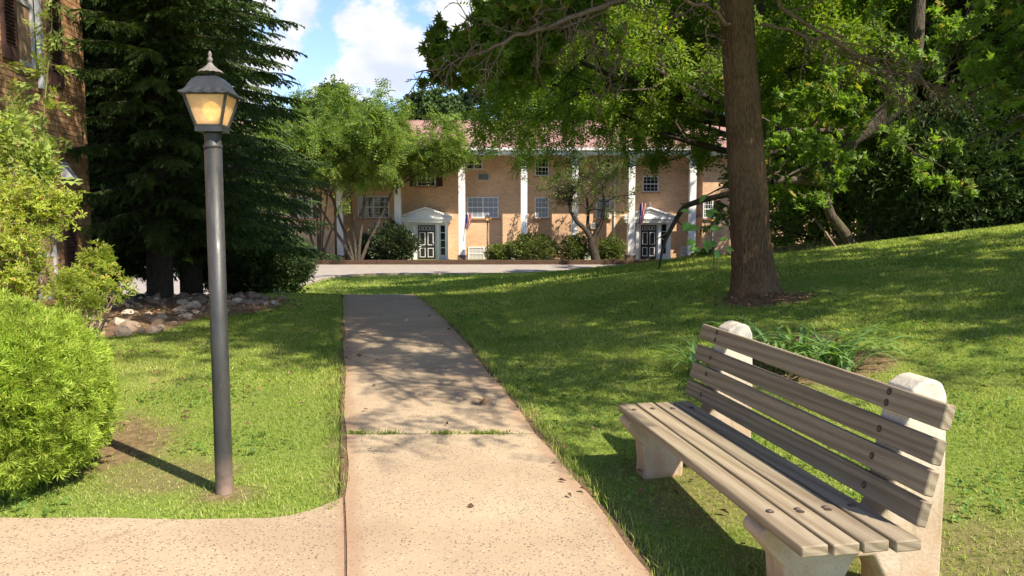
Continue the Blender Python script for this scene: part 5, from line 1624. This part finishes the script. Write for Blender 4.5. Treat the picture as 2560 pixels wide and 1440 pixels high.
def forked_tree():
    Y=44.9; p=at(1490,652,Y); r=R(91); W=[];A=[]
    s=Y/FPX
    q=lambda px,py,dy=0:np.array([(px-1490)*s,dy,(652-py)*s])
    st=[(np.array([q(1492,655),q(1487,630),q(1478,600),q(1478,585)]),np.array([.30,.25,.20,.19])),
        (np.array([q(1478,590),q(1462,565),q(1440,545),q(1426,520,.2),q(1424,490,.3)]),np.array([.17,.14,.12,.10,.07])),
        (np.array([q(1480,590),q(1495,565),q(1505,540),q(1508,500,-.2),q(1505,455,-.2)]),np.array([.15,.13,.10,.08,.05])),
        (np.array([q(1478,588),q(1470,555,.4),q(1472,520,.6),q(1468,480,.8)]),np.array([.12,.10,.08,.05]))]
    Pm=dict(seg=[5,4,3],wob=[.22,.28,.3],grav=[0,-.02,-.04],max=2,n=[7,5,0],start=[.15,.1,0],ang=[.8,.8,0],ratio=[.6,.5,0],leaf_from=1,leaves=[0,3,5])
    for base_,_ in st[1:]:
        for k in range(7):
            a=base_[-1-(k%2)]; az=k*2.4+r.rand(); el=.3+.9*r.rand()
            grow(r,a,np.array([math.cos(az)*math.cos(el),.6*math.sin(az)*math.cos(el),math.sin(el)]),2.0,.04,0,Pm,W,A)
    lv=leaf_field(r,A,t_leaf(.4),.15,.9,.5,.1)
    build_tree('forked_tree',(p[0],Y,RZ),'small dark fork-trunked tree with thin foliage before the building','tree',None,st,W,lv,M['bark_dark'],M['shrub'],M['bark_dark'],1)
forked_tree()

def leaning_tree():
    Y=16.8; b=at(2135,600,Y); bz=gz(b[0],Y)-.1; base=np.array([b[0],Y,bz]); r=R(101); W=[];A=[]
    q=lambda px,py,y=Y:np.array(at(px,py,y))-base
    st=[(np.array([np.array([0,0,0]),q(2110,580),q(2078,540),q(2062,500),q(2055,450)]),np.array([.13,.11,.10,.10,.11])),
        (np.array([q(2052,470),q(2075,420,16.9),q(2100,375,17.),q(2125,340,17.),q(2170,318,17),q(2215,285,16.9),q(2250,245,16.8),q(2275,190,16.8),q(2290,110,16.8),q(2300,-40,16.8)]),np.array([.20,.24,.26,.24,.22,.21,.19,.17,.15,.12])),
        (np.array([q(2120,332,17),q(2080,327,16.7),q(2020,326,16.4),q(1950,322,16.2)]),np.array([.07,.055,.045,.02])),
        (np.array([q(2052,455),q(2010,452,16.4),q(1960,448,16.),q(1930,455,15.8)]),np.array([.12,.09,.07,.05]))]
    Pm=dict(seg=[5,4,3],wob=[.22,.28,.3],grav=[-.03,-.05,-.06],max=2,n=[7,5,0],start=[.15,.1,0],ang=[.8,.8,0],ratio=[.6,.5,0],leaf_from=1,leaves=[0,5,8],keep=lambda p:(p[0]+base[0])/(p[1]+base[1])>.318)
    for a,_ in (st[1],st[2],st[3]):
        for k in range(9 if a is st[1][0] else 5):
            i=min(len(a)-1,2+k%max(1,len(a)-2)); az=k*2.4+r.rand(); el=-.2+.9*r.rand()
            grow(r,a[i],np.array([math.cos(az)*math.cos(el),math.sin(az)*math.cos(el),math.sin(el)]),1.8,.03,0,Pm,W,A)
    lv=leaf_field(r,A,t_star(),.13,.9,.5,.2)
    build_tree('leaning_tree',tuple(base),'crooked leaning mossy tree at the edge of the wood','tree',None,st,W,lv,M['bark_grey'],M['leaf_gum'],M['bark_dark'],1)
leaning_tree()

# fallen sticks at the wood edge
for i,(pts,lab) in enumerate((([(1930,602,17),(1985,606,16.8),(2030,606,16.7),(2075,600,16.8)],'pale bare stick lying at the wood edge beside the big trunk'),
                  ([(2035,545,17.2),(2060,575,16.9),(2095,610,16.2)],'thin bare stick leaning down onto the grass left of the leaning tree'),
                  ([(2125,578,16.7),(2160,581,16.6),(2205,571,16.8)],'pale curved stick lying at the foot of the leaning tree'))):
    P=[np.array(at(*a)) for a in pts]
    for p in P: p[2]=max(p[2],gz(p[0],p[1])+.02)
    if i!=1: 
        for p in P: p[2]=gz(p[0],p[1])+.04
    else: P[-1][2]=gz(P[-1][0],P[-1][1])+.01
    o=MB().tube(P,[.03,.026,.02,.014][:len(P)],6); 
    tag(o.build('fallen_stick',M['twig']),lab,'stick')

# broken limb hanging onto the lawn left of the big trunk
def broken_limb():
    Y=14.5
    P=[np.array(at(px,py,y)) for px,py,y in ((1850,478,13.6),(1800,490,13.8),(1750,502,14.0),(1716,514,14.2),(1702,528,14.3),(1684,560,14.4),(1664,598,14.5),(1655,630,14.5),(1646,672,14.5))]
    P[-1][2]=gz(P[-1][0],P[-1][1])
    b=P[-1]
    root=empty('broken_limb',tuple(b)); tag(root,'dark broken limb bent down onto the lawn in front of the second entrance','branch')
    mb=MB().tube([p-b for p in P],[.06,.055,.052,.05,.05,.042,.036,.024,.014],8); mb.build('limb',M['bark_grey'],root)
    for a,c,r_ in (((1712,516,14.2),(1700,508,14.),.03),((1690,548,14.4),(1722,590,14.2),.02),((1672,580,14.5),(1640,600,14.4),.022)):
        A=np.array(at(*a))-b; C=np.array(at(*c))-b
        MB().tube([A,(A+C)/2+np.array([.02,0,.02]),C],[r_,r_*.7,r_*.3],6).build('broken_stub',M['twig'],root)
broken_limb()

# sapling with large leaves
def sapling():
    Y=8.7; r=R(7); b=np.array(at(1790,660,Y)); b[2]=gz(b[0],Y)
    root=empty('sapling',tuple(b)); tag(root,'slender shoot with large round bright leaves beside the big trunk','plant')
    q=lambda px,py,dy=0:np.array(at(px,py,Y+dy))-b
    st=MB().tube([np.zeros(3),q(1784,620),q(1775,590),q(1762,560),q(1752,530),q(1748,505)],[.008,.007,.006,.005,.004,.003],5)
    st.tube([q(1784,620),q(1800,612),q(1812,610)],[.004,.003,.002],4).build('stem',M['shoot'],root)
    V,F=t_leaf(.72,.06,.16)
    # rounder outline
    def leafmesh():
        mb=MB(); pts=[]
        n=9
        for i in range(n):
            t=i/(n-1); w=.42*math.sin(math.pi*min(1,t*1.02)**.8)*(1-.15*t)
            pts.append((t,w))
        L=[(-w,t,.10*w-.16*t*t) for t,w in pts]; C=[(0,t,-.03-.16*t*t) for t,w in pts]; Rr=[(w,t,.10*w-.16*t*t) for t,w in pts]
        V=L+C+Rr; F=[]
        for i in range(n-1): F+= [(i,n+i,n+i+1,i+1),(n+i,2*n+i,2*n+i+1,n+i+1)]
        return mb.add(V,F,True)
    me=None
    for px,py,s,ax in ((1748,505,.13,20),(1725,530,.12,-60),(1765,528,.15,80),(1722,556,.13,-150),(1745,566,.16,-100),(1775,572,.14,70),(1738,602,.13,-110),(1762,600,.15,170),(1752,622,.16,-80),(1785,625,.12,150),(1800,602,.10,40),(1812,620,.11,100),(1768,612,.13,60),(1770,545,.10,10)):
        if me is None: o=leafmesh().build('leaf',M['sapleaf'],root); me=o.data
        else: o=link('leaf',me,root)
        p=q(px,py,.03*r.randn()); a=math.radians(ax)
        y=norm(np.array([math.sin(a),-.25+.2*r.randn(),math.cos(a)*.6-.1])); up=norm(np.array([.25*r.randn(),-.55,.8])); x=norm(np.cross(y,up)); z=np.cross(x,y)
        Mx=Matrix(((x[0],y[0],z[0],p[0]),(x[1],y[1],z[1],p[1]),(x[2],y[2],z[2],p[2]),(0,0,0,1)))@Matrix.Scale(s,4)
        o.matrix_local=Mx
M['shoot']=simple_mat('green_shoot',(.14,.13,.05),.8,.2,20)
M["sapleaf"]=leaf_mat("large_round_leaf",(.19,.36,.08),(.24,.44,.11),None,.5,6,.4,.4)
sapling()

# azalea and climbing rose against the near building
def azalea(loc,label,targets,seed,matl,tmpl,size,name,cat,density=1.0,stem='dead_twig',spreadr=.2,r0=.018):
    r=R(seed); base=np.array(loc); root=empty(name,loc); tag(root,label,cat)
    polys=[];pos=[];dr=[]
    for c,rad,n in targets:
        c=np.array(c)-base
        m=c*np.array([.45,.45,.5])+r.randn(3)*.06
        tr=np.array([r.randn(3)*.04*(1,1,0),m*.5+r.randn(3)*.03,m,c]); polys.append((tr,np.array([r0,r0*.8,r0*.6,r0*.4])))
        for k in range(int(n*density)):
            q=c+rdir(r,1)[0]*rad*(r.rand()**.45)
            st=c+(q-c)*.0+ (m-c)*r.rand()*.35
            mid=(st+q)/2+r.randn(3)*.03
            if k%2==0: polys.append((np.array([st,mid,q]),np.array([.006,.004,.002])))
            kk=5
            f=.55+.5*np.arange(kk)/kk
            pos.append(st+(q-st)*f[:,None]+r.randn(kk,3)*.03); dr.append(norm((q-st)[None]*.7/ (np.linalg.norm(q-st)+.01)+r.randn(kk,3)*.5+np.array([0,0,.35])))
    P=np.vstack(pos);D=np.vstack(dr);n=len(P)
    V,F=place(tmpl,P,D,norm(r.randn(n,3)*.7+np.array([.2,-.3,.8])),size*(.6+.7*r.rand(n)))
    V_,F_=tubes(polys,5); link('stems',mesh_np('stems',V_,F_,M[stem],True),root)
    link('foliage',mesh_np('foliage',V,F,M[matl]),root)
    return root
T_=[]
for px,py,Y,rad,n in ((20,560,7.4,.42,80),(70,520,7.3,.40,70),(130,520,7.4,.30,55),(165,510,7.5,.17,30),(20,650,7.0,.35,70),(70,480,7.6,.3,40),(10,480,7.4,.35,50),(60,620,6.9,.25,35),(30,700,6.7,.22,30),(100,690,7.0,.2,10),(0,600,6.9,.35,50)):
    T_.append((at(px,py,Y),rad,n))
azalea((-4.55,7.2,gz(-4.55,7.2)),'large sunlit azalea with yellowing leaves in front of the brown brick wall',T_,3,'azalea',t_whorl(6,.26),.058,'azalea_bush','bush',.8)
T_=[]
for px,py,Y,rad,n in ((245,640,6.9,.17,40),(265,660,6.9,.15,30),(225,680,6.8,.16,30),(170,700,6.7,.20,34),(200,720,6.6,.2,34),(250,710,6.6,.15,26),(305,715,6.7,.10,14),(225,755,6.4,.13,24),(160,740,6.5,.15,20),(285,740,6.5,.08,8)):
    T_.append((at(px,py,Y),rad,n))
azalea((at(200,800,6.5)[0],6.6,gz(-3.6,6.6)),'small yellow-green azalea with bare twigs just behind the round bush',T_,4,'azalea',t_whorl(6,.26),.056,'azalea_bush','bush',.55)
def rose():
    r=R(77); b=np.array((-5.15,8.1,gz(-5.1,8.1))); root=empty('climbing_rose',tuple(b)); tag(root,'tall climbing rose canes with pale leaves against the brick wall','plant')
    canes=[[(118,420),(108,330),(112,250),(120,170),(126,110),(130,50),(128,-20)],[(30,420),(28,330),(18,260),(12,200),(0,160)],[(60,430),(52,360),(40,320),(30,300)],[(100,420),(90,370),(70,340)],[(20,430),(5,380),(2,330)]]
    polys=[];pos=[];dr=[]
    for c in canes:
        P=np.array([b*0]+[np.array(at(x,y,8.2))-b for x,y in c]); polys.append((P,np.linspace(.012,.004,len(P))))
        for i in range(1,len(P)-1):
            for k in range(5):
                t=r.rand(); q=P[i]*(1-t)+P[i+1]*t; e=q+rdir(r,1)[0]*np.array([.18,.12,.10]); polys.append((np.array([q,(q+e)/2+.01,e]),np.array([.003,.002,.0015])))
                for z in range(3):
                    pos.append(q+(e-q)*(.5+.3*z)); dr.append(norm((e-q)+r.randn(3)*.08))
    for px,py,rad,n in ((40,370,.26,26),(100,385,.16,16),(30,420,.3,36),(18,310,.14,10),(110,410,.16,14),(60,450,.28,40)):
        c=np.array(at(px,py,8.0))-b
        for k in range(n):
            q=c+rdir(r,1)[0]*rad*r.rand()**.5
            for z in range(3): pos.append(q+r.randn(3)*.03); dr.append(rdir(r,1,-.1)[0])
            if k%3==0: polys.append((np.array([c+r.randn(3)*.05,(c+q)/2+r.randn(3)*.03,q]),np.array([.004,.003,.002])))
    P=np.array(pos);D=np.array(dr);n=len(P)
    V,F=place(t_pinnate(3,.42,.42,.2),P,D,norm(r.randn(n,3)*.5+np.array([.3,-.4,.8])),.12*(.6+.7*r.rand(n)))
    link('foliage',mesh_np('foliage',V,F,M['rose']),root)
    V,F=tubes(polys,5); link('stems',mesh_np('stems',V,F,M['canes'],True),root)
M['canes']=simple_mat('green_canes',(.16,.17,.05),.7,.2,20)
rose()

# daylilies behind the bench
def lily(loc,n,label,seed,spread,hl):
    r=R(seed); root=empty('daylily_plant',loc); tag(root,label,'plant','daylily clumps behind the bench')
    for k in range(n):
        a=r.rand()*6.283; L=hl*(.7+.6*r.rand()); w=.014+.008*r.rand(); o=rdir(r,1)[0]*np.array([spread,spread,0])
        el=1.0+.35*r.rand(); m=7; V=[];F=[]; p=np.array([o[0],o[1],-.01]); d=np.array([math.cos(a)*math.cos(el),math.sin(a)*math.cos(el),math.sin(el)]); sd=np.array([-math.sin(a),math.cos(a),0])
        for i in range(m+1):
            t=i/m; ww=w*(1-t)**.6*(.6+.4*min(1,t*5))
            V+=[p-sd*ww+np.array([0,0,.5*ww]),p,p+sd*ww+np.array([0,0,.5*ww])]
            d=norm(d+np.array([math.cos(a)*.10,math.sin(a)*.10,-.30*t-.10])); p=p+d*L/m
            if p[2]<.01: p[2]=.01
        for i in range(m):
            b=i*3; F+=[(b,b+1,b+4,b+3),(b+1,b+2,b+5,b+4)]
        MB().add(V,F,True).build('leaf',M['lily'],root)
def on(x,y,dz=0): return (x,y,gz(x,y)+dz)
p=at(2010,860,6.5); 
for i,(px,py,Y,n,sp,hl,lab) in enumerate(((1985,880,6.1,60,.16,.66,'wide daylily clump showing between the two rounded bench ends'),(2085,885,5.9,50,.14,.64,'daylily clump with arching blades, right beside its wide neighbour toward the near bench end'),(1745,885,6.2,26,.08,.5,'small daylily clump at the far end of the bench'),(1905,850,6.5,26,.1,.5,'daylily clump just behind the far rounded bench end'))):
    d=ray(px,py); 
    yy=Y; x=at(px,py,yy)[0]
    lily(on(x,yy),n,lab,50+i,sp,hl)

# ------------------------------------------------------------------ stones, litter, grass
def stone_mesh(seed):
    r=R(seed); import bmesh
    bm=bmesh.new(); bmesh.ops.create_icosphere(bm,subdivisions=2,radius=1.0)
    s=np.array([1.0,.72+.2*r.rand(),.5+.2*r.rand()])
    pl=[(norm(r.randn(3)),.45+.35*r.rand()) for _ in range(10)]
    for v in bm.verts:
        c=np.array(v.co)
        for nrm_,dd in pl:
            e=c@nrm_-dd
            if e>0: c=c-nrm_*e*.97
        c=c*(1+.05*r.randn()); v.co=c*s
    me=bpy.data.meshes.new('stone'); bm.to_mesh(me); bm.free(); me.materials.append(M['stone']); return me
bed=empty('rock_bed',(-5.0,10.5,.2)); tag(bed,kind='structure')
sm=[stone_mesh(i) for i in range(8)]
r=R(12); cnt=0; placed=[]
tries=0
while cnt<290 and tries<9000:
    tries+=1
    y=8.2+7.5*r.rand()**1.15; x=-7.2+4.6*r.rand()
    if rock_bed(np.array(x),np.array(y))<.02: continue
    s=.045+.10*r.rand()**2.0
    if any((x-a)**2+(y-b)**2<(.72*(s+c))**2 for a,b,c in placed): continue
    placed.append((x,y,s)); cnt+=1
    o=link('stone',sm[r.randint(8)],bed); o.location=(x+5.0,y-10.5,gz(x,y)+s*.10-.2); o.scale=(s,s,s); o.rotation_euler=(.3*r.randn(),.3*r.randn(),6.28*r.rand())
print('stones',cnt)

def grass():
    r=R(21); Ps=[];
    def zone(n,x0,x1,y0,y1,dens_pow=1.0):
        x=x0+(x1-x0)*r.rand(n); y=y0+(y1-y0)*r.rand(n); return x,y
    V=[];F=[];b=0
    def emit(x,y,h,w,lean=.55):
        nonlocal b
        ang=x/np.maximum(y,.1); inf=(np.abs(ang)<.72)
        ed=.018+.0*x
        ok=inf&~in_path(x,y,-.02+.03*(r.rand(len(x))-.3))&~in_road(x,y,.12)&(r.rand(len(x))>soil_mask(x,y)*.985)
        # lily clumps, lamp base and such leave themselves clear
        x,y,h,w=x[ok],y[ok],h[ok],w[ok]; n=len(x); z=T0(x,y)-.004
        a=r.rand(n)*6.283; l=h*lean*r.rand(n)*1.6
        s=np.stack([np.cos(a),np.sin(a),0*a],-1)*(w/2)[:,None]
        a2=a+1.57+r.randn(n)*.5
        P=np.stack([x,y,z],-1); m=P+np.stack([np.cos(a2)*l*.35,np.sin(a2)*l*.35,h*.6],-1); tp=P+np.stack([np.cos(a2)*l,np.sin(a2)*l,h],-1)
        vv=np.stack([P-s,P+s,m+s*.7,tp,m-s*.7],1).reshape(-1,3)
        i=np.arange(n)[:,None]*5+b
        ff=np.concatenate([i+np.array([[0,1,2]]),i+np.array([[0,2,4]]),i+np.array([[4,2,3]])],0)
        V.append(vv);F.append(ff);b+=len(vv)
    def emit1(x,y,h,w):
        nonlocal b
        inf=(np.abs(x/np.maximum(y,.1))<.70)
        ok=inf&~in_path(x,y,-.02)&~in_road(x,y,.12)&(r.rand(len(x))>soil_mask(x,y)*.985)
        x,y,h,w=x[ok],y[ok],h[ok],w[ok]; n=len(x); z=T0(x,y)-.004
        a=r.rand(n)*6.283; l=h*r.rand(n)*1.5; a2=r.rand(n)*6.283
        s=np.stack([np.cos(a),np.sin(a),0*a],-1)*(w/2)[:,None]
        P=np.stack([x,y,z],-1); tp=P+np.stack([np.cos(a2)*l,np.sin(a2)*l,h],-1)
        vv=np.stack([P-s,P+s,tp],1).reshape(-1,3)
        V.append(vv);F.append(np.arange(n)[:,None]*3+b+np.array([[0,1,2]]));b+=len(vv)
    def hh(x,y,a,c):
        return (a+(c-a)*r.rand(len(x))**1.6)*(.65+.7*noise2(x,y,2.2,8))
    x,y=zone(210000,-3.6,4.4,2.4,6.4); emit(x,y,hh(x,y,.010,.031),.0038+.0025*r.rand(len(x)),1.1)
    x,y=zone(230000,-6.5,7.2,6.4,10.5); emit1(x,y,hh(x,y,.015,.038),.008+.005*r.rand(len(x)))
    x,y=zone(220000,-6.5,13,10.5,18); emit1(x,y,hh(x,y,.025,.060),.015+.008*r.rand(len(x)))
    x,y=zone(90000,-9,14,18,36); emit1(x,y,hh(x,y,.04,.10),.03+.02*r.rand(len(x)))
    # taller tufts along path edges and round the bench feet
    n=9000; y=2.6+9*r.rand(n)**1.3; x=np.where(r.rand(n)<.5,left_edge(y)-.045+.03*r.randn(n),right_edge(y)+.05+.035*r.randn(n)); 
    emit(x,y,.03+.045*r.rand(n),.005+0*x)
    me=mesh_np('grass',np.vstack(V),np.vstack(F),M['grass'])
    o=link('grass',me); tag(o,'short mixed lawn grass on both sides of the path','grass',kind='stuff')
    print('grass tris',sum(len(f) for f in F))
    # clover and broad weeds among the grass
    n=16000; x=-4+9.5*r.rand(n); y=2.5+9*r.rand(n)**1.2
    ok=(noise2(x,y,1.7,31)>.52)&~in_path(x,y,.01)&(soil_mask(x,y)<.5)&(np.abs(x/y)<.7); x,y=x[ok],y[ok]; n=len(x)
    P=np.stack([x,y,T0(x,y)+.012+.02*r.rand(n)],-1)
    V2,F2=place(t_whorl(3,.9),P,rdir(r,n,2.0),r.randn(n,3),.016+.012*r.rand(n))
    o=link('clover',mesh_np('clover',V2,F2,M['clover'])); tag(o,'clover and small weeds among the grass','clover',kind='stuff')
    # weeds in the path joint
    n=420; k=r.randint(0,5,n); cx=np.array([-.78,-.98,-.42,-.10,-.2])[k]+.05*r.randn(n); cx=np.clip(cx,-1.02,.1)
    y=4.94+.010*r.randn(n); P=np.stack([cx,y,T0(cx,y)+.015],-1)
    V3,F3=place(t_leaf(.22),P,rdir(r,n,.8),r.randn(n,3),.022+.02*r.rand(n))
    o=link('joint_weeds',mesh_np('joint_weeds',V3,F3,M['grass'])); tag(o,'tiny weeds growing in the path joint','weeds',kind='stuff')
    # dry litter: round the tree foot, lily bed, wood edge, a few on the path
    pts=[]
    def sc(n,cx,cy,rx,ry):
        a=r.rand(n)*6.283; q=np.sqrt(r.rand(n)); pts.append(np.stack([cx+rx*q*np.cos(a),cy+ry*q*np.sin(a)],-1))
    sc(330,2.8,8.9,.6,.6); sc(160,2.3,6.4,.6,.8); sc(260,-5.2,9.6,1.2,1.6); sc(400,-3.9,11.0,1.0,1.4); sc(900,9,20,5,3); sc(30,-.4,7,1.2,3.5); sc(70,1.2,4.2,1.0,.9); sc(200,4.5,9,3.5,5); sc(120,-2.5,6.5,1.5,2)
    P=np.vstack(pts); n=len(P); P=np.concatenate([P,(T0(P[:,0],P[:,1])+.022+.02*r.rand(n))[:,None]],1)
    V4,F4=place(t_leaf(.6,.16,.1),P,rdir(r,n,0,.25),norm(r.randn(n,3)*.5+np.array([0,0,1.])),.025+.035*r.rand(n))
    o=link('leaf_litter',mesh_np('leaf_litter',V4,F4,M['litter'])); tag(o,'dry brown fallen leaves scattered on the ground','leaf litter',kind='stuff')
grass()
# curled dry leaf on the path
p=at(1200,998,5.6); V,F=place(t_star(),np.array([[p[0],5.62,gz(p[0],5.62)+.03],[p[0]+.02,5.60,gz(p[0],5.6)+.045]]),np.array([[1,.3,.4],[-.6,.5,.3]]),np.array([[0,-.4,1.],[.3,.2,1]]),.075)
tag(link('dry_leaf',mesh_np('dry_leaf',V,F,M['litter'])),'single curled dry leaf lying on the sunny path','leaf')
